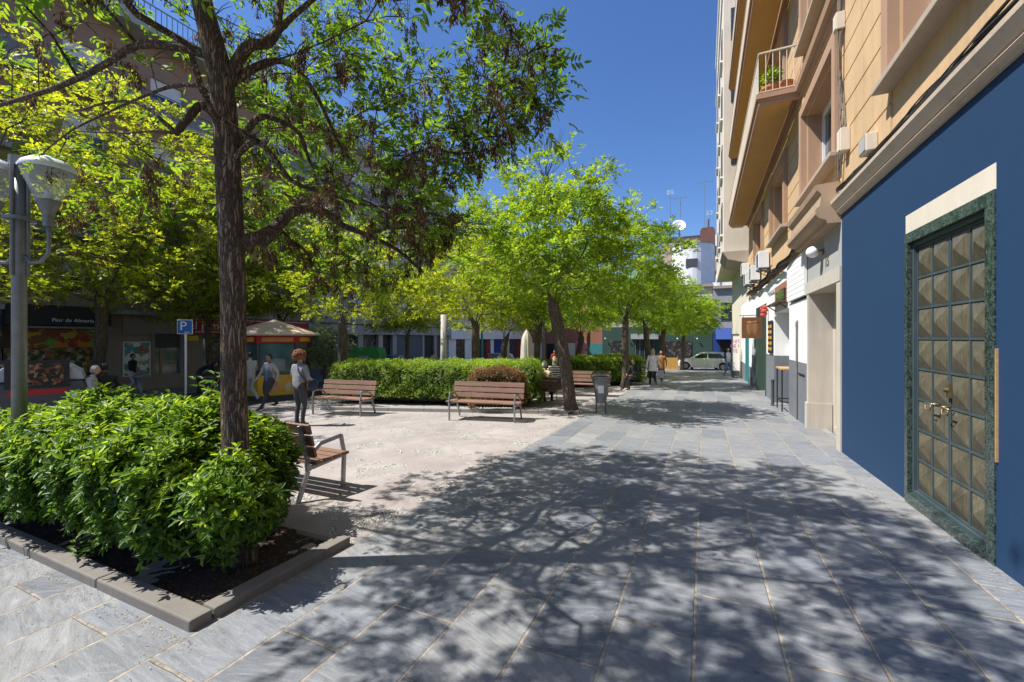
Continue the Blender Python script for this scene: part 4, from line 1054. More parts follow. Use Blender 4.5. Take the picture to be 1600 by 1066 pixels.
tr_ = t.node('ShaderNodeBsdfTransparent'); mx_ = t.node('ShaderNodeMixShader'); mx_.inputs[0].default_value = .22; t.link(tr_.outputs[0], mx_.inputs[1]); t.link(t.b.outputs[0], mx_.inputs[2]); t.link(mx_.outputs[0], t.out.inputs[0]); M['lampglass'] = t.m
for s, x in ((1, .29), (-1, -.29)):
    hx = thing('lamp_head', None, None, (x, 0, 0)); hx.parent = lamp
    q = MB(); q.tube([(-s*.24, 0, 2.5), (-s*.17, 0, 2.43), (-s*.08, 0, 2.44), (0, 0, 2.52), (s*.01, 0, 2.68), (0, 0, 2.86)], .018, 10); q.build('arm', M['mgrey'], hx, smooth=True)
    MB().lathe([(.0, 2.80), (.042, 2.80), (.045, 2.89), (.042, 2.91), (.095, 3.04), (.097, 3.06), (.085, 3.06), (0, 3.03)], 24).build('socket', M['mgrey'], hx, smooth=False)
    MB().lathe([(.095, 3.055), (.205, 3.36), (.201, 3.362), (.09, 3.06)], 28).build('glass_cone', M['lampglass'], hx, smooth=True)
    MB().lathe([(.208, 3.355), (.213, 3.375), (.19, 3.42), (.13, 3.465), (.05, 3.49), (.035, 3.505), (0, 3.51)], 28).build('cap', M['alum'], hx, smooth=True)
    MB().lathe([(.2, 3.358), (.17, 3.37), (.0, 3.40)], 24).build('reflector', M['grey'], hx, smooth=True)
    MB().tube([(0, 0, 3.03), (0, 0, 3.12), (0, 0, 3.17)], [.025, .03, .01], 10).build('bulb', M['signwhite'], hx, smooth=True)

# ------------------------------------------------------------------ litter bin by the leaning tree
bp = gp(939, 646)
bn = thing('litter_bin', 'grey tapered litter bin hung between two posts near the leaning tree', 'litter bin', bp, R(12))
for s in (-1, 1): MB().tube([(s*.12, .02, 0), (s*.12, .02, .55), (s*.25, .02, .98), (s*.2, .02, 1.08)], .02, 8).build('post', M['mgrey'], bn, smooth=True)
MB().lathe([(.0, .30), (.14, .30), (.2, .92), (.215, .94), (.215, .98), (.18, .98), (.13, .36), (0, .36)], 20).build('bucket', M['mgrey'], bn)
q = MB(); q.lathe([(.19, 1.05), (.225, 1.05), (.2, 1.10), (.0, 1.13)], 20); q.build('hood', M['dgrey'], bn)
q = MB(); q.box(-.07, .07, -.19, -.172, .55, .75); q.build('plate', M['alum'], bn)

# ------------------------------------------------------------------ recycling containers at the left edge
M['lidgrey'] = mat('pale_grey_plastic', (.42, .43, .45), .5, .1, 4)
def container(px, Z, lab, pic):
    p = gz(px, Z); c = thing('waste_container', lab, 'waste container', p, R(70), 'large waste containers at the left')
    q = MB(); q.prism([(-.62, .12), (.62, .12), (.70, .95), (.66, 1.10), (-.66, 1.10), (-.70, .95)], 'y', -.52, .52); q.build('body', M['dgrey'], c, bevel=.04)
    q = MB(); q.prism([(-.70, 1.11), (.70, 1.11), (.64, 1.30), (.45, 1.46), (-.45, 1.46), (-.64, 1.30)], 'y', -.46, .46); q.build('lid', M['lidgrey'], c, bevel=.06)
    for s in (-1, 1):
        for u in (-1, 1): MB().tube([(s*.5, u*.45-.03, .06), (s*.5, u*.45+.03, .06)], .06, 12).build('wheel', M['rubber'], c)
    q = MB(); q.box(-.46, .46, -.545, -.521, .98, 1.57); pn = q.build('picture_frame', M['black'], c)
    q = MB(); q.box(-.37, .37, -.555, -.546, 1.04, 1.5); q.build('picture', M['choc'], c)
    q = MB(); q.box(-.42, .42, -.53, -.521, .84, .95); q.build('red_strip', M['red'], c)
    q = MB(); q.lathe([(0, 0), (.09, 0), (.09, .01), (0, .01)], 16); o = q.build('round_badge', M['signwhite'], c); o.rotation_euler = (R(90), 0, 0); o.location = (.5, -.522, .78)
    return c
container(64, 9.2, 'dark waste container with white lid and a picture of sweets, right of the lamp post', 1).rotation_euler[2] = math.atan2(299, 650)+R(44)
container(-6, 9.4, 'dark waste container with white domed lid cut by the left edge of the photo', 1).rotation_euler[2] = R(60)
for i, (px, m_, lab) in enumerate([(575, 'green', 'green recycling box with printed front behind the hedge'), (551, 'bluepl', 'blue recycling box next to the green one behind the hedge')]):
    p = gz(px, 25+i*.6); c = thing('recycling_box', lab, 'recycling box', p, math.atan2(299, 650)); x = .9 if i == 0 else .6
    q = MB(); q.prism([(-x, 0), (x, 0), (x, 1.6), (x-.1, 1.95), (-x+.1, 1.95), (-x, 1.6)], 'y', -.7, .7); q.build('body', M[m_], c, bevel=.04)
    MB().box(-.35, .3, -.72, -.701, 1.0, 1.5).build('label_panel', M['grey'] if i == 0 else M['pink'], c)
    MB().box(-x+.15, x-.15, -.66, -.5, 1.951, 2.0).build('lid', M[m_], c)

# ------------------------------------------------------------------ parking sign, traffic light, posts
p = gz(290, 12.6); ps = thing('parking_sign', 'blue square parking sign with a white letter P on a thin post', 'road sign', p, math.atan2(299, 650)+R(14))
h = W(290, 511, 12.6).z-p.z; ps.scale = (.66, .66, 1)
MB().tube([(0, 0, 0), (0, 0, h+.2)], .045, 10).build('post', M['alum'], ps)
MB().box(-.31, .31, -.075, -.055, h-.218, h+.218).build('rim', M['signwhite'], ps, bevel=.01); MB().box(-.285, .285, -.08, -.0755, h-.20, h+.20).build('plate', M['signblue'], ps)
text('P', .38, (-.06, -.085, h+.015), (R(90), 0, 0), M['signwhite'], ps, sx=1.5)
text('GARAJE', .06, (.08, -.085, h-.16), (R(90), 0, 0), M['signwhite'], ps)
p = gz(753, 34); tl = thing('traffic_light', 'green traffic light pole behind the hedge', 'traffic light', p)
MB().tube([(0, 0, 0), (0, 0, 3.4)], .09, 8).build('pole', M['teal'], tl); MB().box(-.65, -.25, -.3, 0, 2.3, 3.5).build('signal_head', M['black'], tl, bevel=.04); MB().box(-.26, .0, -.1, 0, 2.6, 2.7).build('bracket', M['teal'], tl)
p = gz(849, 24); lp2 = thing('lamp_column', 'thin grey lamp column between the umbrella and the leaning tree', 'lamp post', p)
MB().tube([(0, 0, 0), (0, 0, 1.0), (0, 0, 5)], [.14, .10, .07], 12).build('column', M['mgrey'], lp2)
MB().lathe([(0, 5), (.1, 5.0), (.35, 5.5), (.3, 5.6), (0, 5.7)], 14).build('lantern', M['glass_l'], lp2)
p = gz(693, 15.0); lp3 = thing('lamp_column', 'pale mottled column rising from the clipped hedge', 'lamp post', p)
MB().tube([(0, 0, 0), (0, 0, 3.0)], [.115, .10], 14).build('column', M['stone'], lp3, smooth=True)

# ------------------------------------------------------------------ kiosk
kp = gz(428, 15.9); kz = kp.z
ks = thing('kiosk', 'six-sided kiosk with a beige pyramid roof, red band, glass sides and yellow panels', 'kiosk', kp, math.atan2(299, 650)+R(6))
def hexa(r): return [(r*math.cos(R(60*k+30)), r*math.sin(R(60*k+30))) for k in range(6)]
def hexband(q, r, z0, z1):
    h = hexa(r); q.add([(x, y, z0) for x, y in h]+[(x, y, z1) for x, y in h], [tuple(range(6)), tuple(range(11, 5, -1))]+[(k, (k+1) % 6, 6+(k+1) % 6, 6+k) for k in range(6)]); return q
hexband(MB(), 1.28, 0, .18).build('plinth', M['dgrey'], ks); hexband(MB(), 1.24, .181, .92).build('lower_panels', M['yellow'], ks)
hexband(MB(), 1.27, .92, .98).build('counter', M['dgrey'], ks)
hexband(MB(), 1.18, .981, 2.05).build('glass_sides', M['tealgl'], ks)
for x, y in hexa(1.22): MB().tube([(x, y, .98), (x, y, 2.06)], .06, 6).build('post', M['dgrey'], ks)
hexband(MB(), 1.30, 2.06, 2.34).build('red_band', M['red'], ks)
q = MB(); e = hexa(1.68); q.add([(x, y, 2.34) for x, y in e]+[(x, y, 2.40) for x, y in e]+[(0, 0, 2.96), (0, 0, 2.5)], [(k, (k+1) % 6, 6+(k+1) % 6, 6+k) for k in range(6)]+[(6+k, 6+(k+1) % 6, 12) for k in range(6)]+[((k+1) % 6, k, 13) for k in range(6)]); q.build('roof', M['roofc'], ks)
MB().tube([(0, 0, 2.9), (0, 0, 3.35)], .02, 6).build('finial', M['black'], ks)
for k in range(6):
    a, b = Vector((*hexa(1.24)[k], 0)), Vector((*hexa(1.24)[(k+1) % 6], 0)); m_ = (a+b)/2; n = m_.normalized(); rz = math.atan2(n.y, n.x)+math.pi/2
    u = (b-a).normalized()
    q = MB(); c1 = m_-u*.42+n*.012; c2 = m_+u*.42+n*.012
    q.add([(c1.x, c1.y, .3), (c2.x, c2.y, .3), (c2.x, c2.y, .85), (c1.x, c1.y, .85)], [(0, 1, 2, 3)]); q.build('cherub_print', M['cherub'], ks)
    c1 = m_*1.052-u*.5; c2 = m_*1.052+u*.5
    q = MB(); q.add([(c1.x, c1.y, 2.12), (c2.x, c2.y, 2.12), (c2.x, c2.y, 2.27), (c1.x, c1.y, 2.27)], [(0, 1, 2, 3)]); q.build('yellow_strip', M['yellow'] if k % 2 else M['orange'], ks)
    q = MB(); c = m_*.98; c1 = c-u*.3; c2 = c+u*.25
    q.add([(c1.x, c1.y, 1.05), (c2.x, c2.y, 1.05), (c2.x, c2.y, 1.5+.2*(k % 2)), (c1.x, c1.y, 1.5+.2*(k % 2))], [(0, 1, 2, 3)]); q.build('notice', M['glass_l'], ks)

# ------------------------------------------------------------------ closed umbrella
up = gz(823, 14.6)
um = thing('closed_umbrella', 'tall closed cream parasol standing on the terrace behind the benches', 'umbrella', up)
MB().tube([(0, 0, 0), (0, 0, 2.45)], .03, 8).build('pole', M['woodl'], um)
mb = MB(); n = 24; prof = [(.10, .72), (.24, .75), (.26, .95), (.22, 1.4), (.20, 1.8), (.17, 2.1), (.11, 2.26), (.05, 2.36), (.02, 2.42)]; v = []
for r_, z in prof:
    for k in range(n): a = 2*math.pi*k/n; rr_ = r_*(1+.16*math.cos(8*a+z*.5)); v.append((rr_*math.cos(a), rr_*math.sin(a), z))
mb.add(v, [(i*n+k, i*n+(k+1) % n, (i+1)*n+(k+1) % n, (i+1)*n+k) for i in range(len(prof)-1) for k in range(n)]); mb.build('canvas', M['canvas'], um, smooth=True)
MB().lathe([(0, 0), (.3, 0), (.3, .08), (.05, .1), (.05, .4), (0, .4)], 16).build('base', M['grey'], um)
# cafe chairs stacked by the umbrella
for i, (px, Z, lab) in enumerate([(856, 13.9, 'aluminium cafe chair behind the dark bench, right of the parasol'), (838, 14.3, 'aluminium cafe chair directly beside the closed parasol')]):
    c = thing('cafe_chair', lab, 'chair', gz(px, Z), R(150+i*40), 'aluminium cafe chairs')
    for s in (-1, 1):
        for u in (-1, 1): MB().tube([(s*.22, u*.22, 0), (s*.2, u*.2, .45)], .013, 6).build('leg', M['steel'], c)
        MB().tube([(s*.22, -.22, .45), (s*.24, -.2, .66), (s*.24, .2, .66), (s*.22, .26, .45)], .012, 6).build('armrest', M['steel'], c)
    MB().box(-.22, .22, -.22, .22, .44, .46).build('seat', M['steel'], c)
    q = MB(); q.tube([(-.21, .22, .45), (-.21, .30, .88), (.21, .30, .88), (.21, .22, .45)], .014, 6)
    for k in range(4): z = .52+k*.09; q.tube([(-.21, .235+k*.015, z), (.21, .235+k*.015, z)], .008, 5)
    q.build('backrest', M['steel'], c)
pt = gz(800, 14.3); st_ = thing('stone_post', 'low pale stone post among the shrubs beside the parasol', 'post', gz(806, 12.9))
MB().box(-.3, .3, -.15, .15, 0, .82).build('shaft', M['stone'], st_, bevel=.02); MB().box(-.36, .36, -.2, .2, .821, .92).build('cap', M['stone'], st_, bevel=.02)
# orange barrier
ob = gp(1047, 573); o = thing('notice_board', 'tan wooden board standing on the far pavement before the green shop', 'board', gz(1046, 33), R(4))
MB().box(-.62, .62, -.03, .03, .12, 1.05).build('panel', M['orange'], o)
for s in (-1, 1): MB().box(s*.6-.03, s*.6+.03, -.06, .06, 0, 1.1).build('leg', M['woodl'], o)
# bollards by the far car
for i, (px, py) in enumerate([(1081, 577), (1119, 577)]):
    c = thing('bollard', ['dark bollard before the front wheel of the white car', 'dark bollard before the rear of the white car'][i], 'bollard', gp(px, py), 0, 'dark bollards by the white car')
    MB().lathe([(.13, 0), (.13, .06), (.10, .1), (.10, .75), (.13, .8), (.12, .9), (0, .95)], 12).build('post', M['black'], c)

# ------------------------------------------------------------------ cars
def car(name, label, p, rz, body, L=4.15, H=1.47, Wd=1.72):
    c = thing(name, label, 'car', p, rz)   # local: nose towards -X
    h = L/2
    low = [(-h, .30), (-h+.02, .52), (-h+.12, .66), (-h+.5, .80), (-h+1.02, .93), (-h+1.2, .96), (h-.45, .98), (h-.12, .95), (h-.02, .80), (h, .45), (h-.05, .30)]
    prof = []
    rw = .33; ax1, ax2 = -h+.78, h-.72
    for ax in (ax2, ax1):
        prof.append((ax+rw+.05, .22))
        for k in range(0, 9): a = math.pi*k/8; prof.append((ax+(rw+.05)*math.cos(a), .30+(rw+.03)*math.sin(a)))
        prof.append((ax-rw-.05, .22))
    pts = low+prof
    v = []; n = len(pts); w2 = Wd/2
    cols_ = [(-w2+.10, .0), (-w2, .04), (w2, .04), (w2-.10, .0)]
    q = MB(); q.prism(pts, 'y', -w2, w2); bod = q.build('body', M[body], c, bevel=.035, smooth=True)
    # cabin as tapered loft
    def loft(pr, w0, w1, z0, z1):
        f = lambda z: w0+(w1-w0)*(z-z0)/(z1-z0)
        n = len(pr); v = [(x, -f(z), z) for x, z in pr]+[(x, f(z), z) for x, z in pr]
        return MB().add(v, [tuple(range(n)), tuple(range(2*n-1, n-1, -1))]+[(i, n+i, n+(i+1) % n, (i+1) % n) for i in range(n)])
    cab = [(-h+1.0, .90), (-h+1.85, H-.06), (-h+2.3, H), (h-.9, H-.01), (h-.35, H-.12), (h-.08, .92)]
    loft(cab, w2-.04, w2-.22, .9, H).build('cabin', M[body], c, bevel=.03, smooth=True)
    for s in (-1, 1):
        def sidew(pr, nm='side_window'):
            f = lambda z: s*((w2-.04)+(-.18)*(z-.9)/(H-.9)+.008)
            q = MB(); k = len(pr); q.add([(x, f(z), z) for x, z in pr]+[(x, f(z)-s*.02, z) for x, z in pr], [tuple(range(k)), tuple(range(2*k-1, k-1, -1))]+[(i, k+i, k+(i+1) % k, (i+1) % k) for i in range(k)]); q.build(nm, M['glass'], c)
        sidew([(-h+1.35, .98), (-h+1.95, H-.14), (-h+2.42, H-.10), (-h+2.42, .98)])
        sidew([(-h+2.5, .98), (-h+2.5, H-.10), (h-.95, H-.11), (h-.55, .98)])
        for ax in (ax1, ax2):
            w = thing('wheel', None, None, (ax, s*(w2-.10), .31)); w.parent = c
            MB().tube([(0, -.1, 0), (0, .1, 0)], .31, 22).build('tyre', M['rubber'], w, bevel=.02)
            q = MB(); q.tube([(0, -.108, 0), (0, .108, 0)], .20, 16); q.build('rim', M['steel'], w)
        MB().ball((-h+.25, s*(w2-.22), .70), .13, 10, 8, (1.2, 1.1, .6)).build('headlight', M['glass_l'], c, smooth=True)
        MB().ball((h-.1, s*(w2-.12), .82), .11, 10, 8, (.7, .7, 1.6)).build('tail_light', M['red'], c, smooth=True)
        MB().ball((-h+1.45, s*(w2+.08), 1.0), .09, 8, 6, (.7, 1, .8)).build('mirror', M[body], c, smooth=True)
        q = MB(); 
        for x in (-h+1.32, -h+2.46, h-.85): q.box(x, x+.012, s*w2-.004, s*w2+.004, .35, .93)
        q.box(-h+2.2, -h+2.36, s*w2-.01, s*w2+.02, .82, .85); q.build('door_seams', M['dgrey'], c)
    q = MB(); q.prism([(-h+1.02, .93), (-h+1.83, H-.08), (-h+1.81, H-.06), (-h+1.0, .945)], 'y', -w2+.2, w2-.2); q.build('windscreen', M['glass'], c)
    q = MB(); q.prism([(h-.36, H-.16), (h-.12, .98), (h-.09, .98), (h-.33, H-.15)], 'y', -w2+.22, w2-.22); q.build('rear_window', M['glass'], c)
    q = MB(); q.box(-h-.012, -h+.02, -.26, .26, .38, .49); q.build('number_plate', M['signwhite'], c)
    q = MB(); q.box(-h-.006, -h+.05, -.6, .6, .24, .36); q.build('grille', M['black'], c)
    return c
pc = gp(1100, 577.5); car('parked_car', 'white hatchback parked across the far end of the pavement', pc, R(-3), 'carwhite', 4.3)
pc = gz(617, 27); car('parked_car', 'bright blue car behind the clipped hedge', pc, math.atan2(299, 650)+math.pi, 'carblue', 4.2, 1.5)
pc = gz(775, 40); car('parked_car', 'pale green car far behind the hedge between two trunks', pc, R(80), 'glass_l', 4.2, 1.5)
# terrace tables on the left pavement
for i, (px, Z, lab) in enumerate([(222, 17.5, 'small round metal table by the offer poster'), (330, 16.5, 'round metal table partly behind the bush sprig')]):
    c = thing('cafe_table', lab, 'table', gz(px, Z), 0, 'metal cafe tables'); MB().lathe([(0, .74), (.36, .74), (.36, .77), (0, .77)], 20).build('table_top', M['steel'], c); MB().tube([(0, 0, 0), (0, 0, .74)], .03, 8).build('leg', M['steel'], c); MB().lathe([(0, 0), (.25, 0), (.22, .03), (0, .05)], 16).build('foot', M['steel'], c)
# fruit crates
rr = random.Random(8)
for i in range(6):
    c = thing('fruit_crate', 'shallow wooden crate of produce before the fruit shop, %s' % ['leftmost of the row', 'second from the left', 'third from the left', 'third from the right', 'second from the right', 'rightmost of the row'][i], 'crate', (LX+.75, 7.0+i*.36, gl(7)+.62), 0, 'produce crates at the fruit shop')
    q = MB(); q.box(-.25, .25, -.16, .16, 0, .02)
    for s in (-1, 1): q.box(s*.25-.01, s*.25+.01, -.16, .16, .021, .16); q.box(-.24, .24, s*.16-.01, s*.16+.01, .021, .15)
    q.build('box', M['woodl'], c)
    q = MB()
    for k in range(12): q.ball((rr.uniform(-.18, .18), rr.uniform(-.1, .1), .13), .05, 6, 5)
    q.build('produce', [M['red'], M['green'], M['yellow'], M['orange'], M['green'], M['red']][i], c, smooth=True)
c = thing('produce_stand', 'low dark stand under the produce crates', 'stand', (LX+.75, 7.9, gl(8))); MB().box(-.3, .3, -1.15, 1.15, .5, .6).build('shelf', M['woodd'], c)
for s in (-1, 1):
    for u in (-1, 1): MB().box(s*.25-.03, s*.25+.03, u*1.0-.03, u*1.0+.03, 0, .5).build('leg', M['woodd'], c)
# ------------------------------------------------------------------ people
SKIN = mat('skin', (.50, .29, .20), .55, .06, 8)
SKIN2 = mat('tanned_skin', (.34, .18, .12), .55, .06, 8)
def cloth(name, c, v=.15): return mat(name, c, .85, v, 9, bump=1, bscale=11)
C_ = dict(grey=cloth('grey_sweatshirt', (.23, .23, .24)), charcoal=cloth('charcoal_trousers', (.045, .045, .05)), navyvest=cloth('slate_vest', (.10, .115, .16)), sand=cloth('sand_shirt', (.36, .34, .31)),
    white=cloth('white_coat_cloth', (.70, .70, .68)), black=cloth('black_cloth', (.02, .02, .022)), navy=cloth('navy_cloth', (.02, .03, .075)), beige=cloth('beige_cloth', (.55, .42, .27)), jeans=cloth('denim', (.09, .15, .23)), brown=cloth('brown_coat_cloth', (.35, .16, .06)), lightgrey=cloth('light_grey_cloth', (.40, .42, .45)), redc=cloth('red_cloth', (.45, .04, .04)), shoe=mat('shoe_leather', (.03, .025, .02), .5, .1, 9), shoew=mat('pale_shoe', (.5, .48, .45), .6, .1, 9))
def stripes():
    t = NT('striped_cloth'); s = t.node('ShaderNodeSeparateXYZ'); t.link(t.node('ShaderNodeTexCoord').outputs['Object'], s.inputs[0])
    f = t.math('GREATER_THAN', t.math('FRACT', t.math('MULTIPLY', s.outputs[2], 13)), .5); t.col(t.mix(f, (.62, .60, .58), (.02, .02, .03))); t.b.inputs['Roughness'].default_value = .85; return t.m
C_['stripe'] = stripes()
HAIR = dict(curly=mat('auburn_hair', (.20, .07, .03), .75, .3, 30, bump=1, bscale=90), dark=mat('dark_hair', (.015, .011, .009), .6, .3, 30, bump=.8, bscale=90), greyh=mat('grey_hair', (.42, .40, .39), .7, .3, 30, bump=.8, bscale=90), blond=mat('blond_hair', (.45, .36, .24), .7, .2, 30, bump=.8, bscale=90))

POSES = {
 'stand': dict(),
 'walk': dict(kl=(-.09, .16, .50), al=(-.09, .30, .10), kr=(.09, .10, .50), ar=(.09, -.30, .16), el=(-.26, -.12, 1.16), wl=(-.27, -.08, .92), er=(.26, .10, 1.16), wr=(.24, .26, .96)),
 'phone': dict(kl=(-.08, .03, .50), al=(-.075, -.02, .08), kr=(.10, .06, .5), ar=(.09, .0, .08), el=(-.25, .0, 1.17), wl=(-.12, .22, 1.10), er=(.27, .02, 1.15), wr=(.20, .26, 1.02)),
 'sit': dict(hips=(0, 0, .52), hl=(-.10, 0, .50), hr=(.10, 0, .50), kl=(-.14, .42, .50), al=(-.08, .36, .08), kr=(.16, .40, .48), ar=(.12, .52, .08), sp=(0, -.05, .72), ch=(0, -.06, .92), nk=(0, -.02, 1.07), hd=(0, .04, 1.20), sl=(-.19, -.04, 1.0), sr=(.19, -.04, 1.0), el=(-.27, .0, .76), wl=(-.16, .24, .66), er=(.27, .02, .76), wr=(.14, .26, .68)),
 'bend': dict(sp=(0, .12, 1.08), ch=(0, .32, 1.18), nk=(0, .46, 1.20), hd=(0, .58, 1.20), sl=(-.18, .40, 1.16), sr=(.18, .40, 1.16), el=(-.2, .48, .94), wl=(-.14, .58, .76), er=(.2, .48, .94), wr=(.14, .58, .76)),
}
def person(label, p, rz, H, pose, top, legs, hair='dark', skin=SKIN, coat=None, shoe='shoe', bulk=1.0, sleeve=None, hairstyle='short'):
    J = dict(hips=(0, 0, .94), sp=(0, 0, 1.13), ch=(0, 0, 1.32), nk=(0, .0, 1.475), hd=(0, .015, 1.60), sl=(-.18, 0, 1.40), sr=(.18, 0, 1.40), el=(-.25, -.02, 1.14), wl=(-.26, .06, .90), er=(.25, -.02, 1.14), wr=(.26, .06, .90), hl=(-.09, 0, .90), hr=(.09, 0, .90), kl=(-.095, .02, .50), al=(-.095, -.02, .08), kr=(.095, .02, .50), ar=(.095, -.02, .08))
    J.update(POSES[pose]); J = {k: Vector(v) for k, v in J.items()}
    root = thing('person', label, 'person', p, rz); root.scale = (H/1.72,)*3
    V = []; E = []; Rr = []
    def nd(c, r, par=None):
        V.append(Vector(c)); Rr.append(r if isinstance(r, tuple) else (r, r))
        if par is not None: E.append((par, len(V)-1))
        return len(V)-1
    b = bulk
    h = nd(J['hips'], (.155*b, .115*b)); s = nd(J['sp'], (.135*b, .10*b), h); c = nd(J['ch'], (.16*b, .115*b), s)
    n0 = nd(J['ch'].lerp(J['nk'], .72), (.085, .075), c); n = nd(J['nk'], .055, n0); n2 = nd(J['nk'].lerp(J['hd'], .5), .05, n)
    bones = [('top', J['hips'].lerp(J['sp'], .25), J['sp']), ('top', J['sp'], J['ch']), ('top', J['ch'], J['nk'].lerp(J['ch'], .35)), ('skin', J['nk'], J['hd']), ('legs', J['hips'], J['hips']+Vector((0, 0, -.03)))]
    for d in 'lr':
        S, El, Wr = J['s'+d], J['e'+d], J['w'+d]
        a = nd(S, (.062*b, .062*b), c); m_ = nd(S.lerp(El, .5), .052*b, a); e = nd(El, .044, m_); w = nd(Wr, .031, e)
        f = (Wr-El).normalized(); side = Vector((1 if d == 'l' else -1, 0, 0)); side = (side-f*side.dot(f)).normalized(); nn = f.cross(side)
        pa = nd(Wr+f*.055, (.034, .02), w)
        for k, (o, ln) in enumerate(((-.026, .075), (-.009, .085), (.009, .08), (.026, .065))):
            k1 = nd(Wr+f*.10+nn*o, .010, pa); k2 = nd(Wr+f*(.10+ln*.45)+nn*o*1.05+side*.015, .009, k1); nd(Wr+f*(.10+ln*.8)+nn*o*1.05+side*.04, .008, k2)
        t1 = nd(Wr+f*.06+side*.02-nn*.035, .011, pa); nd(Wr+f*.10+side*.035-nn*.045, .009, t1)
        bones += [('sleeve', S, El), ('sleeve', El, Wr.lerp(El, .05)), ('skin', Wr+f*.03, Wr+f*.16)]
        Hj, K, A = J['h'+d], J['k'+d], J['a'+d]
        a = nd(Hj, (.09*b, .095*b), h); m_ = nd(Hj.lerp(K, .45), .082*b, a); k_ = nd(K, .058, m_); cf = nd(K.lerp(A, .35)+Vector((0, -.012, 0)), .056, k_); an = nd(A, .040, cf)
        hl_ = nd(A+Vector((0, -.03, -.045)), .035, an); ft = nd(A+Vector((0, .10, -.045)), (.042, .032), an); nd(A+Vector((0, .17, -.052)), (.036, .024), ft)
        bones += [('legs', Hj, K), ('legs', K, A), ('shoe', A+Vector((0, -.02, -.04)), A+Vector((0, .17, -.05)))]
    me = bpy.data.meshes.new('tmp'); me.from_pydata(V, E, []); me.update()
    o = bpy.data.objects.new('tmp', me); COL.objects.link(o)
    o.modifiers.new('s', 'SKIN'); bmh = bmesh.new(); bmh.from_mesh(me)
    lay = bmh.verts.layers.skin.verify(); bmh.verts.ensure_lookup_table()
    for i, v in enumerate(bmh.verts): v[lay].radius = Rr[i]; v[lay].use_root = (i == 0)
    bmh.to_mesh(me); bmh.free()
    ss = o.modifiers.new('d', 'SUBSURF'); ss.levels = 2; ss.render_levels = 2
    dg = bpy.context.evaluated_depsgraph_get(); dg.update()
    m2 = bpy.data.meshes.new_from_object(o.evaluated_get(dg)); bpy.data.objects.remove(o)
    mats = {'skin': skin, 'top': C_[top], 'sleeve': C_[sleeve or top], 'legs': C_[legs], 'shoe': C_[shoe]}
    keys = list(mats); m2.materials.clear()
    for k in keys: m2.materials.append(mats[k])
    P = np.zeros(len(m2.polygons)*3); m2.polygons.foreach_get('center', P); P = P.reshape(-1, 3)
    best = np.full(len(P), 9.); idx = np.zeros(len(P), int)
    for k, a, b_ in bones:
        a = np.array(a); d = np.array(b_)-a; L2 = max(d.dot(d), 1e-9); t_ = np.clip(((P-a)@d)/L2, 0, 1); dd = np.linalg.norm(P-(a+t_[:, None]*d), axis=1)
        rr = {'skin': .0, 'top': .05, 'sleeve': .01, 'legs': .03, 'shoe': .01}[k]; dd = dd-rr; w = dd < best; best[w] = dd[w]; idx[w] = keys.index(k)
    m2.polygons.foreach_set('material_index', idx.astype(np.int32)); m2.polygons.foreach_set('use_smooth', np.ones(len(P), bool))
    # head joined into the body mesh
    bmh = bmesh.new(); bmh.from_mesh(m2)
    hd = J['hd']+Vector((0, .0, .03)); r = bmesh.ops.create_uvsphere(bmh, u_segments=20, v_segments=14, radius=1)
    for v in r['verts']:
        x, y, z = v.co; nx, ny, nz = x*.074, y*.094, z*.118
        if z < 0: nx *= 1+.22*z; ny *= 1+.12*z if y > 0 else 1+.3*z
        if y > .75 and abs(x) < .28 and -.35 < z < .12: ny += .020*(1-abs(x)/.28)*(1 if z < -.05 else .5)
        if y > .8 and .1 < abs(x) < .5 and .0 < z < .2: ny -= .006
        if abs(x) > .93 and abs(z) < .28 and abs(y) < .3: nx *= 1.14
        v.co = hd+Vector((nx, ny, nz))
    si = keys.index('skin')
    for v in r['verts']:
        for f in v.link_faces: f.material_index = si; f.smooth = True
    bmh.to_mesh(m2); bmh.free(); m2.name = 'body'
    body = bpy.data.objects.new('body', m2); COL.objects.link(body); body.parent = root
    for s_ in (-1, 1):
        pass
    q = MB()
    for s_ in (-1, 1): q.ball((hd.x+s_*.027, hd.y+.084, hd.z+.012), .0105, 8, 6, (1.2, .6, .7))
    q.build('eyes', HAIR['dark'], root, smooth=True)
    q = MB(); q.ball((hd.x, hd.y+.088, hd.z-.052), .011, 8, 6, (2.0, .5, .4)); q.build('mouth', C_['redc'], root, smooth=True)
    rng = random.Random(int(H*1000)+len(label)); q = MB()
    if hairstyle == 'curly':
        q.ball((hd.x, hd.y-.02, hd.z+.035), .112, 16, 10, (1.08, 1.08, 1.05))
        for _ in range(170):
            a = rng.uniform(0, 6.283); zz = rng.uniform(-.75, 1); rr_ = math.sqrt(1-zz*zz); 
            if math.sin(a)*rr_ > .55 and zz < .4: continue
            q.ball((hd.x+.132*rr_*math.cos(a), hd.y-.02+.132*rr_*math.sin(a), hd.z+.035+.128*zz), rng.uniform(.022, .036), 6, 5)
    else:
        mb = MB(); nu, nv = 18, 9
        low = {'short': -.05, 'long': -1.2, 'bob': -.75}[hairstyle]
        for j in range(nv+1):
            th = math.pi*.5-(math.pi*.5+.35)*j/nv
            for k in range(nu):
                a = 2*math.pi*k/nu; fr = math.sin(a)   # +1 = face side
                z = math.sin(th); rr_ = math.cos(th)
                zl = .45 if fr > .35 else low
                if j > nv*.6: z = z if z > zl else z
                x_, y_ = rr_*math.cos(a)*.083, rr_*fr*.102
                if fr > .3 and z < .5: y_ = min(y_, .07); z = .5
                q.v.append((hd.x+x_, hd.y-.008+y_, hd.z+.125*z+(0 if fr > .3 else low*.05*max(0, j-nv*.6)) + rng.uniform(-.003, .003)))
        q.f += [(j*nu+k, j*nu+(k+1) % nu, (j+1)*nu+(k+1) % nu, (j+1)*nu+k) for j in range(nv) for k in range(nu)]; q.m += [0]*(nv*nu)
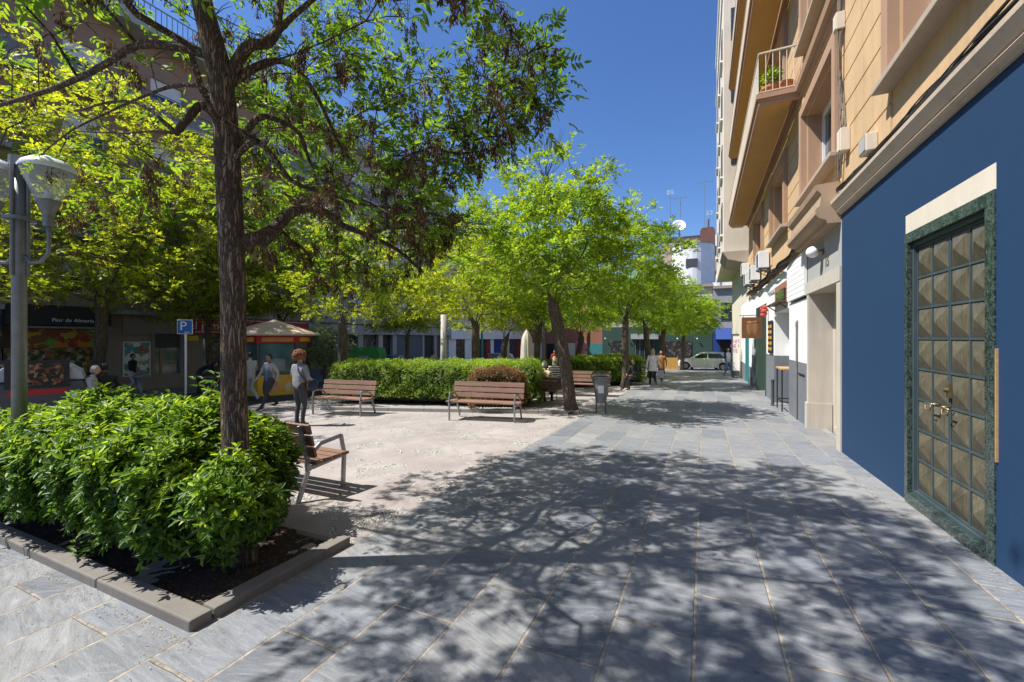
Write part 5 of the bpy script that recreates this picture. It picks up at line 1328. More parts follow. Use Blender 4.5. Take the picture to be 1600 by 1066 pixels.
        if hairstyle in ('long', 'bob'):
            ln = .22 if hairstyle == 'long' else .13
            q.tube([(hd.x, hd.y-.045, hd.z+.06), (hd.x, hd.y-.06, hd.z-.04), (hd.x, hd.y-.055, hd.z-ln)], [.09, .085, .05], 12)
    q.build('hair', HAIR[hair], root, smooth=True)
    if coat:
        mb = MB(); prof = [(1.48, .06, .06), (1.45, .13, .09), (1.38, .185, .125), (1.2, .17, .13), (1.0, .18, .145), (.85, .195, .165), (.74, .205, .175)]; n = 20
        for z, a_, b_ in prof:
            for k in range(n): an_ = 2*math.pi*k/n; w_ = 1+.05*math.sin(5*an_)*(1.4-z); mb.v.append((a_*w_*math.cos(an_), b_*w_*math.sin(an_), z))
        mb.f = [(i*n+k, i*n+(k+1) % n, (i+1)*n+(k+1) % n, (i+1)*n+k) for i in range(len(prof)-1) for k in range(n)]; mb.m = [0]*len(mb.f)
        mb.build('coat', C_[coat], root, smooth=True)
    return root
VIEW = math.atan2(299, 650)
p = gp(468, 666); pc1 = person('person with curly auburn hair and grey sweatshirt standing beyond the nearest bench', p, VIEW-R(25), 1.66, 'phone', 'grey', 'charcoal', 'curly', hairstyle='curly', bulk=1.14)
q = MB(); q.ball((.24, .16, .92), .13, 12, 8, (.5, 1, 1)); q.tube([(.2, .1, 1.0), (.1, .12, 1.3), (-.05, -.02, 1.46), (.12, -.13, 1.25), (.24, .02, .98)], .012, 6); b_ = q.build('shoulder_bag', C_['navy'], smooth=True); b_.location = pc1.location; b_.rotation_euler = pc1.rotation_euler; tag(b_, 'dark shoulder bag worn at the hip by the curly haired person', 'bag')
person('person in a slate vest over sand sleeves walking left in front of the kiosk', gz(421, 12.3), VIEW+R(150), 1.62, 'walk', 'navyvest', 'charcoal', 'dark', SKIN2, sleeve='sand', bulk=1.42)
person('person in light grey half hidden behind the big trunk by the kiosk', gz(391, 14.2), VIEW+R(60), 1.68, 'walk', 'lightgrey', 'lightgrey', 'dark')
wp = gp(1020, 605); person('pale haired person in a white coat and black trousers walking along the pavement', wp, VIEW-R(10), 1.68, 'walk', 'white', 'black', 'blond', coat='white', shoe='shoew', hairstyle='bob')
q = MB(); q.prism([(-.14, 0), (.14, 0), (.12, .34), (-.12, .34)], 'y', -.05, .05); q.tube([(-.08, 0, .34), (-.07, 0, .5), (.07, 0, .5), (.08, 0, .34)], .01, 6); b_ = q.build('hand_bag', C_['lightgrey']); b_.location = wp+Vector((.32, .05, .42)); tag(b_, 'pale bag carried at the side of the person in the white coat', 'bag')
person('person in a brown coat just beyond the person in the white coat', gz(1033, 22), VIEW+R(150), 1.6, 'walk', 'brown', 'black', 'dark', coat='brown')
person('person in a navy jacket and jeans walking towards the camera beside the advert totem', gp(1137, 590), VIEW+R(185), 1.72, 'walk', 'lightgrey', 'jeans', 'dark', SKIN2, sleeve='navy', bulk=1.15)
person('person in beige seated on the dark bench with back to the camera', p4+Vector((-.02, .06, .0)), r1-.05, 1.72, 'sit', 'beige', 'black', 'greyh', SKIN2, bulk=1.15)
person('person in a striped black and white top behind the dark bench', gz(867, 13.9), VIEW+R(10), 1.72, 'sit', 'stripe', 'black', 'blond', hairstyle='bob', bulk=1.1).location.z += .12
person('person with grey hair whose head shows over the glossy bush', gz(146, 9.6), VIEW+R(-60), 1.55, 'sit', 'lightgrey', 'charcoal', 'greyh', bulk=1.1, hairstyle='short').location.z += .2
person('dark haired person beside the grey haired one beyond the glossy bush', gz(163, 9.9), VIEW+R(60), 1.6, 'sit', 'black', 'charcoal', 'dark', SKIN2).location.z += .2
person('person with a black rucksack walking past the offer poster', gz(207, 17.6), VIEW-R(80), 1.68, 'walk', 'black', 'lightgrey', 'dark', SKIN2)
person('person in navy leaning over a table before the ham shop', gz(311, 17.6), VIEW-R(70), 1.7, 'bend', 'navy', 'charcoal', 'dark', SKIN2)
person('person in dark clothes seated by the trunk before the far hedge', gz(990, 17.6), VIEW+R(120), 1.65, 'sit', 'black', 'black', 'dark', SKIN)
person('person in red walking on the far side behind the clipped hedge', gz(763, 30), VIEW+R(90), 1.7, 'walk', 'redc', 'navy', 'dark', SKIN2)
person('person in black standing on the far side left of the one in red', gz(747, 30), VIEW+R(200), 1.7, 'stand', 'black', 'navy', 'dark', SKIN2)
person('person in red and white far behind the leaning tree trunk', gz(866, 33), VIEW+R(180), 1.7, 'stand', 'redc', 'navy', 'dark', SKIN2)
person('person in a pale top before the dark doorway with OC above', gz(678, 30), VIEW+R(200), 1.7, 'stand', 'lightgrey', 'charcoal', 'dark', SKIN2)

# ------------------------------------------------------------------ hedges and bushes
def shell_points(rng, n, x0, x1, d, hfun, front=0):
    """points and normals on a rounded hedge cross-section; x along, y 0..d across"""
    x = rng.uniform(x0, x1, n); P = np.zeros((n, 3)); N = np.zeros((n, 3))
    H = np.array([hfun(q) for q in x]); t = rng.uniform(-.12, 1.12, n); e = 4.0
    a = np.pi*t; cy, sz = np.cos(a), np.sin(a)
    k = (np.abs(cy)**e+np.abs(sz)**e)**(-1/e)
    P[:, 0] = x; P[:, 1] = d/2-cy*k*d/2; P[:, 2] = H*.42+sz*k*H*.58
    N[:, 1] = -cy*np.abs(cy); N[:, 2] = sz*np.abs(sz)+.15
    return P, unit(N)
def hedge(name, label, A, B, d, H, m, dens, leaf, seed, rnd_shift=0, fine=False, bump_=.06, group=None, kleaf=6, ends=True, core=True, low=.0):
    A = Vector(A); B = Vector(B); L = (B-A).length; u = (B-A).normalized(); u.z = 0; v = Vector((-u.y, u.x, 0))
    root = thing(name, label, 'hedge' if 'hedge' in name else 'shrub', A, math.atan2(u.y, u.x), group)
    rng = np.random.default_rng(seed); hf = H if callable(H) else (lambda x: H)
    area = L*(d+2*hf(L/2)); n = int(area*dens)
    P, N = shell_points(rng, n, 0, L, d, hf)
    if ends:
        ne = int(d*hf(0)*dens); 
        for xe, sx in ((0, -1), (L, 1)):
            Q = np.stack([np.full(ne, xe), rng.uniform(.1*d, .9*d, ne), rng.uniform(.05, .92, ne)*hf(xe)], 1)
            Q[:, 0] += sx*.12*(1-((Q[:, 1]/d-.5)*2)**2)*(1-((Q[:, 2]/hf(xe)-.5)*2)**4)
            P = np.vstack([P, Q]); N = np.vstack([N, np.tile([sx, 0, .2], (ne, 1))])
    nn = np.sin(P[:, 0]*5.3+P[:, 2]*7+seed)+np.sin(P[:, 1]*8+P[:, 0]*3.1)+np.sin(P[:, 2]*11-P[:, 0]*6.7)
    P = P+N*(bump_*.5*nn[:, None]+rng.normal(0, bump_*.5, (len(P), 1))-rng.random((len(P), 1))**3*.12)
    gx = np.array([g(*(A+u*x+v*y).xy)-A.z for x, y in P[:, :2]]) if len(P) < 60000 else 0
    P[:, 2] += gx; keep = P[:, 2] > low+gx; P = P[keep]; N = N[keep]
    Bs = []; Ds = []; Ns = []
    for k in range(kleaf):
        r_ = unit(rng.normal(0, 1, P.shape)); dd = unit(N*rng.uniform(.25, .9, (len(P), 1))+r_*.85+[0, 0, .12]); Bs.append(P+rng.normal(0, leaf*.35, P.shape)); Ds.append(dd); Ns.append(unit(N+[0, 0, .6]+rng.normal(0, .3, P.shape)))
    Bs = np.concatenate(Bs); Ds = np.concatenate(Ds); Ns = np.concatenate(Ns); n = len(Bs)
    V, F, k = leaves_mesh(Bs, Ds, Ns, leaf*rng.uniform(.7, 1.25, n), leaf*.42*rng.uniform(.8, 1.2, n), .22, fine)
    cl = np.tile(.5+.16*np.sin(P[:, 0]*2.3+seed)+.12*np.sin(P[:, 1]*6+P[:, 2]*5), kleaf)
    # leaves near the top of the plant take a paler tint
    rn = np.clip(cl*.8+rng.normal(0, .17, n)+rnd_shift+.22*(Bs[:, 2] > .8*H if not callable(H) else Bs[:, 2] > .85*np.array([hf(q) for q in np.clip(Bs[:, 0], 0, L)])), 0, 1)
    poly_object('foliage', V, F, m, root, np.repeat(rn, k))
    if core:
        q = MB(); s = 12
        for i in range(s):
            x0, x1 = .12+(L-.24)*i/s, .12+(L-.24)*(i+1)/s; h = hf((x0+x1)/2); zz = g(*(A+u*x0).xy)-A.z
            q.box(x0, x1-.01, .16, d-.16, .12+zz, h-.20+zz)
        q.build('core_and_stems', M['core'], root, bevel=.06)  # dark solid blocks added inside the hedge to stop light passing through
        q = MB(); r2 = random.Random(seed)
        for i in range(int(L*3)):
            x = r2.uniform(.1, L-.1); y = r2.uniform(.15, d-.15); zz = g(*(A+u*x+v*y).xy)-A.z
            q.tube([(x, y, zz-.02), (x+r2.uniform(-.1, .1), y, zz+.25), (x+r2.uniform(-.2, .2), y+r2.uniform(-.1, .1), zz+.45)], [.018, .014, .008], 5, False)
        q.build('trunks', M['twig'], root)
    return root
# near glossy bush: long leaves in whorls
def near_bush():
    rng = np.random.default_rng(11); x0, x1 = -9.3, -3.80
    root = thing('glossy_bush', 'big glossy dark green bush filling the planter around the nearest tree trunk', 'bush', (-5, 2.1, g(-5, 2.1)))
    def H(x): return np.interp(x, [-9.3, -8, -6.4, -5.2, -4.3, -3.8, -3.4, -3.0], [.76, .80, .98, 1.12, 1.15, 1.08, .95, .7])
    n = 9000; x = rng.uniform(x0, x1, n); t = rng.uniform(-.16, 1.16, n); h = H(x); a = np.pi*t
    cy, sz = np.cos(a), np.sin(a); k = (np.abs(cy)**3+np.abs(sz)**3)**(-1/3); d = 1.30
    P = np.stack([x, 2.13-cy*k*d/2, .50*h+sz*k*h*.50], 1); N = np.stack([np.zeros(n), -cy*np.abs(cy), sz*np.abs(sz)+.1], 1)
    # rounded right-hand end
    m = 1500; th = rng.uniform(-np.pi/2, np.pi/2, m); ph = rng.uniform(-.25, 1, m)*np.pi/2
    Q = np.stack([x1+np.cos(th)*np.cos(ph)*(.50-.16*np.maximum(0, np.sin(th))), 2.10+np.sin(th)*np.cos(ph)*.62, .46+np.sin(ph)*.50], 1); Nq = np.stack([np.cos(th)*np.cos(ph), np.sin(th)*np.cos(ph), np.sin(ph)+.1], 1)
    P = np.vstack([P, Q]); N = unit(np.vstack([N, Nq]))
    m = 800; dq = unit(rng.normal(0, 1, (m, 3))); Q = np.array([-3.12, 1.90, .58])+dq*np.array([.33, .27, .30]); P = np.vstack([P, Q]); N = np.vstack([N, dq])
    wob = np.sin(P[:, 0]*3.1)+np.sin(P[:, 0]*7.3+P[:, 2]*4)+np.sin(P[:, 1]*6+P[:, 2]*7)+np.sin(P[:, 0]*11+P[:, 1]*9)
    P = P+N*(.045*wob[:, None]+rng.normal(0, .035, (len(P), 1))-rng.random((len(P), 1))**2*.16)
    P[:, 2] += g(P[:, 0], P[:, 1]); P = P[(P[:, 2]-g(P[:, 0], P[:, 1])) > .10] if False else P
    ok = (P[:, 2]-g(P[:, 0], P[:, 1])) > .12; P = P[ok]; N = N[ok]
    # gap at the trunk
    ok = ~((np.hypot(P[:, 0]+3.29, P[:, 1]-2.04) < .17)); P = P[ok]; N = N[ok]
    Bs = []; Ds = []; Ns = []; Rn = []; base = rng.uniform(0, 1, len(P)); U = unit(np.cross(N, np.array([[.3, .2, 1.]])+rng.normal(0, .3, N.shape))); Wv = np.cross(N, U)
    axis = unit(N+np.array([[0, 0, .55]])+rng.normal(0, .28, N.shape)); U = unit(np.cross(axis, rng.normal(0, 1, N.shape))); Wv = np.cross(axis, U)
    K = 8
    for k in range(K):
        an = 2*np.pi*k/K*1.0+rng.uniform(-.25, .25, len(P)); el = np.where(k % 3 == 2, .9, .35)+rng.uniform(-.12, .2, len(P))
        dd = unit(U*np.cos(an)[:, None]+Wv*np.sin(an)[:, None]+axis*el[:, None]); Bs.append(P+axis*(.012*k-.03)); Ds.append(dd); Ns.append(axis)
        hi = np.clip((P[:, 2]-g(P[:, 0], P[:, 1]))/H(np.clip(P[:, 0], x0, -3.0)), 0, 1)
        Rn.append(np.clip(.28+.26*(base-.5)+rng.normal(0, .11, len(P))+np.where(hi > .72, .46, 0)*rng.random(len(P))+(.14 if k % 3 == 2 else 0), 0, 1))  # sunlit top painted in: upper leaves get a brighter colour
    Bs, Ds, Ns, Rn = map(np.concatenate, (Bs, Ds, Ns, Rn)); n = len(Bs)
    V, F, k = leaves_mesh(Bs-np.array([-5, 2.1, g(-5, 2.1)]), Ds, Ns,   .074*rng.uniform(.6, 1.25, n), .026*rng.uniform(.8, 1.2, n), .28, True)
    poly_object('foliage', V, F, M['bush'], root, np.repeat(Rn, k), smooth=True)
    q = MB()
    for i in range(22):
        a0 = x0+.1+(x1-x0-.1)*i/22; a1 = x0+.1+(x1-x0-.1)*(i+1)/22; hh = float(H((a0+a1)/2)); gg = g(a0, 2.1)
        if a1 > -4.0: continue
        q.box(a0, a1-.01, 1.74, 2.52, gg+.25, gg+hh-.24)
    off = Vector((5, -2.1, -g(-5, 2.1))); q.v = [tuple(Vector(v)+off) for v in q.v]; q.build('light_blocking_core', M['core'], root, bevel=.08)  # unseen dark core added within the bush to block light
    q = MB(); r2 = random.Random(5)
    for i in range(46):
        x = r2.uniform(x0, x1-.1); y = r2.uniform(1.75, 2.5); z = g(x, y)
        q.tube([(x, y, z), (x+r2.uniform(-.08, .08), y, z+.25), (x+r2.uniform(-.2, .2), y+r2.uniform(-.2, .2), z+.6)], [.014, .011, .006], 5, False)
    q.v = [tuple(Vector(v)+off) for v in q.v]; q.build('core_and_stems', M['twig'], root)
near_bush()
# little shoots at the foot of the bush, and a tall sprig over it
def sprig(label, p, h, seed, n=26, leaf=.085):
    rng = np.random.default_rng(seed); root = thing('leafy_shoot', label, 'shoot', p); q = MB(); B = []; D = []
    for s in range(4):
        a = s*1.6+seed; tip = np.array([.12*math.cos(a), .12*math.sin(a), h*rng.uniform(.7, 1)]); q.tube([(0, 0, 0), tuple(tip*.55), tuple(tip)], [.007, .005, .003], 5, False)
        for k in range(n//4):
            f = .35+.65*k/(n/4); B.append(tip*f); an = k*2.4; D.append([math.cos(an), math.sin(an), .5])
    q.build('stem', M['twig'], root); B = np.array(B); D = unit(np.array(D)); k0 = len(B)
    V, F, k = leaves_mesh(B, D, np.tile([0, 0, 1.], (k0, 1)), leaf*rng.uniform(.7, 1.2, k0), leaf*.36*np.ones(k0), .25); poly_object('leaves', V, F, M['bush'], root, np.repeat(rng.uniform(.1, .6, k0), k), smooth=True)
for px, py, h, lab in ((137, 868, .2, 'small leafy shoot at the planter edge, left one'), (143+60, 850, .22, 'small leafy shoot against the bush foot, second from left'), (138, 880, .14, 'tiny shoot close to the planter kerb')):
    p = gp(px, py); p.y = max(p.y, 1.62); sprig(lab, p, h, px)
p = W(326, 606, 3.9); sprig('tall thin sprig rising above the glossy bush left of the trunk', p-Vector((0, 0, .15)), .34, 3, 20, .10)
# clipped hedges of the square
A = gp(503, 632); B = gp(742, 641)
kerb('hedge_kerb', gp(500, 641).xy, gp(905, 648).xy, .12, .10, M['kerb'])
hedge('clipped_hedge', 'long clipped hedge behind the two nearer benches', A+Vector((.05, .25, 0)), gp(815, 640)+Vector((.2, .35, 0)), 1.7, 1.34, M['hedge'], 430, .05, 21, .02)
hedge('dried_shrub', 'brown dried shrub behind the dappled bench', gp(738, 646), gp(812, 646), .8, 1.16, M['dry'], 520, .05, 22, 0)
hedge('clipped_hedge', 'clipped hedge behind the bench beside the litter bin', gp(893, 607), gp(1010, 601), 2.0, 1.36, M['hedge'], 330, .06, 23, 0)
A2 = gz(1012, 20.5)
hedge('clipped_hedge', 'far hedge running away beside the pavement behind the person in the white coat', gz(1030, 20.4)+Vector((-2.2, 0, 0)), gz(1040, 30)+Vector((-2.2, 0, 0)), 2.0, 1.3, M['hedge'], 170, .08, 24, -.1)
hedge('clipped_hedge', 'low hedge behind the parasol on the far side of the terrace', gz(790, 18.5), gz(885, 20.5), 1.2, 1.15, M['hedge'], 250, .07, 25, -.05)
hedge('leafy_shrub', 'loose green shrub between the dried shrub and the parasol', gz(795, 13.2), gz(822, 13.4), .7, 1.0, M['hedge'], 500, .06, 26, -.05)

# ------------------------------------------------------------------ trees
def crown_tips(rng, n, c, r, hollow=.35, flat=1.0):
    out = []
    while len(out) < n:
        p = rng.normal(0, 1, 3); p /= np.linalg.norm(p); p *= (hollow+(1-hollow)*rng.random()**.5)*(1+.16*math.sin(3*p[0]*2+c[0])+.14*math.sin(4*p[2]+5*p[1]+c[1]))
        if p[2] < -.62: p[2] = -.62+rng.uniform(-.1, .05)
        out.append(np.array(c)+p*np.array(r))
    return out
def leafcloud(root, ends, A, par, rng, m, per=16, size=.24, fine=False, k=7, spread=.27, shift=0., name='crown', droop=.0, wid=.3):
    Ps = []; Ds = []; T = []
    for e, ti in ends:
        q = par[e] if par[e] >= 0 else e
        ax = A[e]-A[q]; ax = ax/(np.linalg.norm(ax)+1e-9); base = rng.normal(0, .17)
        nn = int(per*rng.uniform(.55, 1.45))
        off = rng.normal(0, spread*.55, (nn, 3)); off[:, 2] *= .6
        Ps.append(A[e]+off); d = unit(off+ax*.25+rng.normal(0, .18, (nn, 3))+np.array([0, 0, .1-droop])); Ds.append(d); T.append(np.full(nn, base))
    P = np.concatenate(Ps); D = np.concatenate(Ds); T = np.concatenate(T)
    V, F, kk, M_ = compound(P, D, rng, size, k, fine, wid)
    rn = np.clip(.5+shift+np.tile(T, k)+rng.normal(0, .13, M_*k), 0, 1)
    return poly_object(name, V, F, m, root, np.repeat(rn, kk)), P
def twigs(A, ends, P, per_name, root, rng, m, maxn=3, rad=.0045):
    mb = MB(); i = 0
    for e, ti in ends:
        for k in range(maxn):
            d = unit(rng.normal(0, 1, (1, 3)))[0]*rng.uniform(.15, .35); d[2] = abs(d[2])*.4; mb.tube([A[e], A[e]+d*.5+[0, 0, .02], A[e]+d], [rad, rad*.8, rad*.5], 3, False)
    return mb.build(per_name, m, root)
def seeds(root, pts, rng, n=12, L=.05, wd=.009, hang=.16, name='seed_clusters'):
    B = []; D = []
    for p in pts:
        k = int(n*rng.uniform(.6, 1.4)); z = rng.random(k); B.append(np.stack([p[0]+rng.normal(0, .022, k)*(1-z*.3), p[1]+rng.normal(0, .022, k)*(1-z*.3), p[2]-z*hang*rng.uniform(.7, 1.2)], 1)); dd = rng.normal(0, .38, (k, 3)); dd[:, 2] = -1; D.append(unit(dd))
    B = np.concatenate(B); D = np.concatenate(D); n_ = len(B)
    V, F, k = leaves_mesh(B, D, rng.normal(0, 1, (n_, 3)), L*rng.uniform(.7, 1.2, n_), np.full(n_, wd), 0, False)
    o = poly_object(name, V, F, M['seed'], root, rng.random(n_)); o['kind'] = 'stuff'; return o
def tree(label, base, lean, fork, c, r, seed, trunk_r, tips=170, per=16, leaf='leaf2', size=.24, bark='bark2', sd=0, top_twigs=False, shift=0., limbs=4, group='young broadleaf trees of the square'):
    """base ground point, fork = height of the first fork, c crown centre (relative to base), r crown radii"""
    rng = np.random.default_rng(seed); root = thing('tree', label, 'tree', base, 0, group)
    nodes = []; n = 9; fk = np.array([lean[0], lean[1], fork])
    for i in range(n+1):
        s = i/n; nodes.append(fk*np.array([s**1.1, s**1.1, s])+np.array([.03*math.sin(3*s+seed), .03*math.sin(4*s+seed), 0])*(1 if 0 < i < n else 0))
    par = [-1]+list(range(n)); top = n
    for l in range(limbs):
        a = 2*math.pi*l/limbs+rng.uniform(-.4, .4); rr_ = .45; tgt = np.array(c)+np.array([math.cos(a)*r[0]*rr_, math.sin(a)*r[1]*rr_, r[2]*rng.uniform(-.15, .4)])
        prev = top; m_ = 5
        for j in range(1, m_+1): s = j/m_; nodes.append(nodes[top]*(1-s)+tgt*s+np.array([0, 0, .12*math.sin(math.pi*s)])+rng.normal(0, .04, 3)); par.append(prev); prev = len(nodes)-1
    pts = crown_tips(rng, tips, c, r)
    A, par, ends = grow(nodes, par, pts, .28, rng, .18)
    rad, kids = radii(A, par, .006)
    f = trunk_r/rad[1]; 
    for i in range(len(rad)): rad[i] *= f if i <= top else max(.45, min(f, 1.0))
    rad[0] *= 1.35
    branch_mesh(A, par, kids, rad, 'trunk', M[bark], root, nbig=14)
    leafcloud(root, ends, A, par, rng, M[leaf], per, size, shift=shift, wid=.40)
    if sd: 
        idx = rng.choice(len(ends), int(len(ends)*sd), replace=False); sp = [A[ends[i][0]]+rng.normal(0, .12, 3) for i in idx for _ in range(3)]
        seeds(root, sp, rng, 22, .065, .016, .24)
    if top_twigs:
        mb = MB(); tp_ = np.array(c)+np.array([-.1, 0, r[2]*.8])
        for k in range(16):
            d = np.array([rng.uniform(-.75, .75), rng.uniform(-.5, .5), rng.uniform(.7, 1.35)]); mid = tp_+d*.5+rng.normal(0, .05, 3)
            mb.tube([tp_, mid, tp_+d], [.014, .008, .003], 4, False)
            for _ in range(3): e = rng.normal(0, .14, 3); e[2] = abs(e[2])+.1; mb.tube([mid+(d*.5)*rng.random()]+[mid+d*.4+e], [.005, .002], 3, False)
        mb.build('bare_twigs', M['twig'], root)
    return root

# foreground ash: trunk and limbs laid out in space, then grown outwards
def near_tree():
    rng = np.random.default_rng(5); base = gz(370, 3.23)
    root = thing('tree', 'dark ridged foreground tree with hanging brown seed clusters, rising from the planter', 'tree', base, 0)
    T = [(371, 890, 3.23, .19), (372, 850, 3.23, .165), (371, 800, 3.23, .135), (369, 720, 3.23, .122), (366, 640, 3.23, .117), (365, 580, 3.23, .114), (365, 520, 3.23, .112), (364, 450, 3.22, .112), (362, 380, 3.22, .117), (359, 320, 3.22, .115), (356, 260, 3.21, .114), (353, 200, 3.2, .112), (347, 140, 3.18, .110), (338, 90, 3.16, .108), (326, 45, 3.14, .098), (315, 0, 3.12, .09), (303, -70, 3.1, .08), (295, -160, 3.1, .07), (300, -260, 3.15, .058), (312, -360, 3.2, .045), (330, -460, 3.3, .03)]
    N = []; par = []; rr_ = {}
    for i, (x, y, z, r_) in enumerate(T): N.append(np.array(W(x, y, z))); par.append(i-1); rr_[i] = r_
    N[0][2] = g(N[0][0], N[0][1])-.02
    def limb(start, pts, r0, r1_):
        prev = start; m_ = len(pts); P0 = N[start]; allp = [P0]+[np.array(W(*p)) for p in pts]; k0 = 0; tot = (len(allp)-1)*3
        for i in range(len(allp)-1):
            p0 = allp[max(0, i-1)]; p1 = allp[i]; p2 = allp[i+1]; p3 = allp[min(len(allp)-1, i+2)]
            for s in (1/3, 2/3, 1):
                q = .5*((2*p1)+(-p0+p2)*s+(2*p0-5*p1+4*p2-p3)*s*s+(-p0+3*p1-3*p2+p3)*s**3)
                N.append(q); par.append(prev); prev = len(N)-1; k0 += 1; rr_[prev] = r0+(r1_-r0)*k0/tot
        return prev
    limb(13, [(280, 74, 3.2), (215, 70, 3.3), (165, 100, 3.45), (100, 132, 3.7), (40, 152, 3.95), (-30, 172, 4.3), (-120, 190, 4.6)], .040, .016)
    a = limb(12, [(385, 75, 3.2), (415, 68, 3.3), (432, 50, 3.4)], .05, .042)
    limb(a, [(438, 10, 3.5), (446, -50, 3.6), (470, -130, 3.8), (500, -220, 4.0)], .036, .016)
    limb(a, [(470, 15, 3.6), (530, -30, 3.8), (610, -60, 4.1), (690, -40, 4.3)], .03, .010)
    limb(12, [(400, 105, 3.3), (440, 95, 3.5), (475, 120, 3.7), (505, 170, 3.9), (530, 225, 4.1), (560, 265, 4.3)], .038, .012)
    limb(10, [(400, 186, 3.3), (440, 190, 3.5), (470, 212, 3.7), (485, 255, 3.9), (520, 290, 4.2), (585, 320, 4.6)], .032, .011)
    limb(10, [(395, 222, 3.1), (425, 242, 3.1), (455, 282, 3.2), (500, 300, 3.4), (560, 318, 3.7), (650, 330, 4.1), (720, 345, 4.5)], .028, .009)
    limb(8, [(405, 372, 3.3), (428, 358, 3.45), (450, 336, 3.6), (478, 325, 3.75), (510, 333, 3.95), (535, 352, 4.1), (570, 366, 4.35), (620, 390, 4.7), (660, 425, 5.0)], .066, .018)
    b = limb(11, [(318, 165, 3.1), (298, 180, 3.0), (275, 208, 2.95)], .036, .028)
    limb(b, [(255, 190, 3.0), (225, 165, 3.1), (180, 158, 3.3), (130, 170, 3.6)], .02, .008)
    limb(b, [(240, 205, 3.1), (190, 208, 3.3), (120, 205, 3.6)], .012, .006)
    limb(11, [(320, 140, 3.3), (275, 134, 3.5), (230, 148, 3.8), (170, 175, 4.1), (110, 205, 4.3), (60, 245, 4.5)], .022, .008)
    limb(15, [(350, -60, 3.4), (420, -140, 3.8), (520, -180, 4.4), (620, -190, 5.0)], .05, .016)
    limb(16, [(260, -120, 3.3), (180, -150, 3.7), (80, -150, 4.3), (0, -120, 4.9)], .045, .014)
    limb(17, [(330, -260, 2.9), (420, -420, 2.7), (560, -600, 2.6)], .045, .014)
    limb(18, [(240, -400, 2.8), (120, -560, 2.7)], .035, .012)
    nseed = len(N)
    # where the twigs end: inside the crown's own volume, kept clear of the lens
    xr = lambda y: np.interp(y, [-400, -60, 0, 60, 100, 160, 200, 235, 265, 300, 340, 380, 420, 460], [700, 790, 795, 845, 872, 862, 800, 795, 700, 690, 735, 730, 690, 560])
    tips = []; tries = 0
    C = np.array([-2.7, 2.9, 5.0]); Rr = np.array([3.5, 3.3, 2.7])
    while len(tips) < 560 and tries < 60000:
        tries += 1; p = rng.normal(0, 1, 3); p /= np.linalg.norm(p); p = C+p*Rr*(.3+.7*rng.random()**.45)
        if p[2] < 2.7: continue
        if math.dist(p, (0, 0, CH)) < 2.3: continue
        # the shade on the paving stops short of the facade
        t_ = p[2]/TAN_E; sx_, sy_ = p[0]+.88*t_, p[1]+.47*t_
        if sx_ > 1.75+.25*math.sin(sy_*3): continue
        if sy_ > 6.9-.25*max(0, sx_)-.2*math.sin(sx_*4): continue
        pr = proj(p)
        if pr:
            x, y, Z = pr
            if x > xr(y)-rng.uniform(0, 25): continue
            if x < 330 and y > 0 and rng.random() < (.45 if Z > 4.6 else .85): continue
            if x < 330 and y > 330: continue
            if y > 455: continue
            if 270 < x < 425 and y > -60 and Z < 3.6: continue
            if -200 < x < 900 and -60 < y < 500 and Z < 3.0: continue
        else:
            if p[2] < 4: continue
        tips.append(p)
    # drooping outer sprays seen against the sky
    for x, y, Z in [(850, 75, 4.1), (835, 130, 4.1), (860, 165, 4.2), (800, 60, 4.0), (820, 175, 4.1), (790, 205, 4.4), (760, 215, 4.3), (740, 240, 4.4), (700, 250, 4.5), (785, 15, 3.9), (760, 120, 4.2), (720, 180, 4.3), (640, 250, 4.4), (660, 300, 4.6), (610, 280, 4.4), (690, 335, 4.6), (725, 345, 4.7), (650, 395, 4.9), (600, 420, 4.9), (680, 380, 4.8), (560, 400, 4.7), (520, 430, 4.8), (475, 390, 4.4), (440, 360, 4.0), (60, 60, 3.9), (30, 200, 4.3), (90, 240, 4.2), (160, 250, 4.0), (120, 330, 4.4), (250, 260, 3.7), (230, 90, 3.6), (30, 110, 4.2), (140, 40, 3.8), (200, 310, 4.2)]:
        for k in range(3 if x > 420 else 1): tips.append(np.array(W(x-abs(rng.normal(0, 22))*(k > 0), y+rng.normal(0, 14)*(k > 0), Z+rng.normal(0, .12)*(k > 0))))
    A, pr_, ends = grow(N, par, tips, .22, rng, .16, sag=.07)
    rad, kids = radii(A, pr_, .0042, 2.3)
    for i in range(nseed): rad[i] = rr_.get(i, rad[i])*(.76 if i < 20 else .9)
    for i in range(nseed, len(rad)): rad[i] = min(rad[i], .028, rad[pr_[i]]*.95)
    A = A-np.array(base)
    # the trunk gets real ridges
    branch_mesh(A, pr_, kids, rad, 'trunk', M['bark'], root, nbig=26)
    o, P = leafcloud(root, ends, A, pr_, rng, M['leaf1'], 8, .21, True, 7, .21, 0, droop=.12, wid=.30)
    twigs(A, ends, P, 'twigs', root, rng, M['twig'], 4)
    idx = [i for i in range(len(ends)) if rng.random() < .85]
    sp = [A[ends[i][0]]+np.array([rng.normal(0, .09), rng.normal(0, .09), rng.uniform(-.1, .02)]) for i in idx for _ in range(3)]
    seeds(root, sp, rng, 46, .055, .014, .17)
near_tree()
def pt(px, Z): return gz(px, Z)
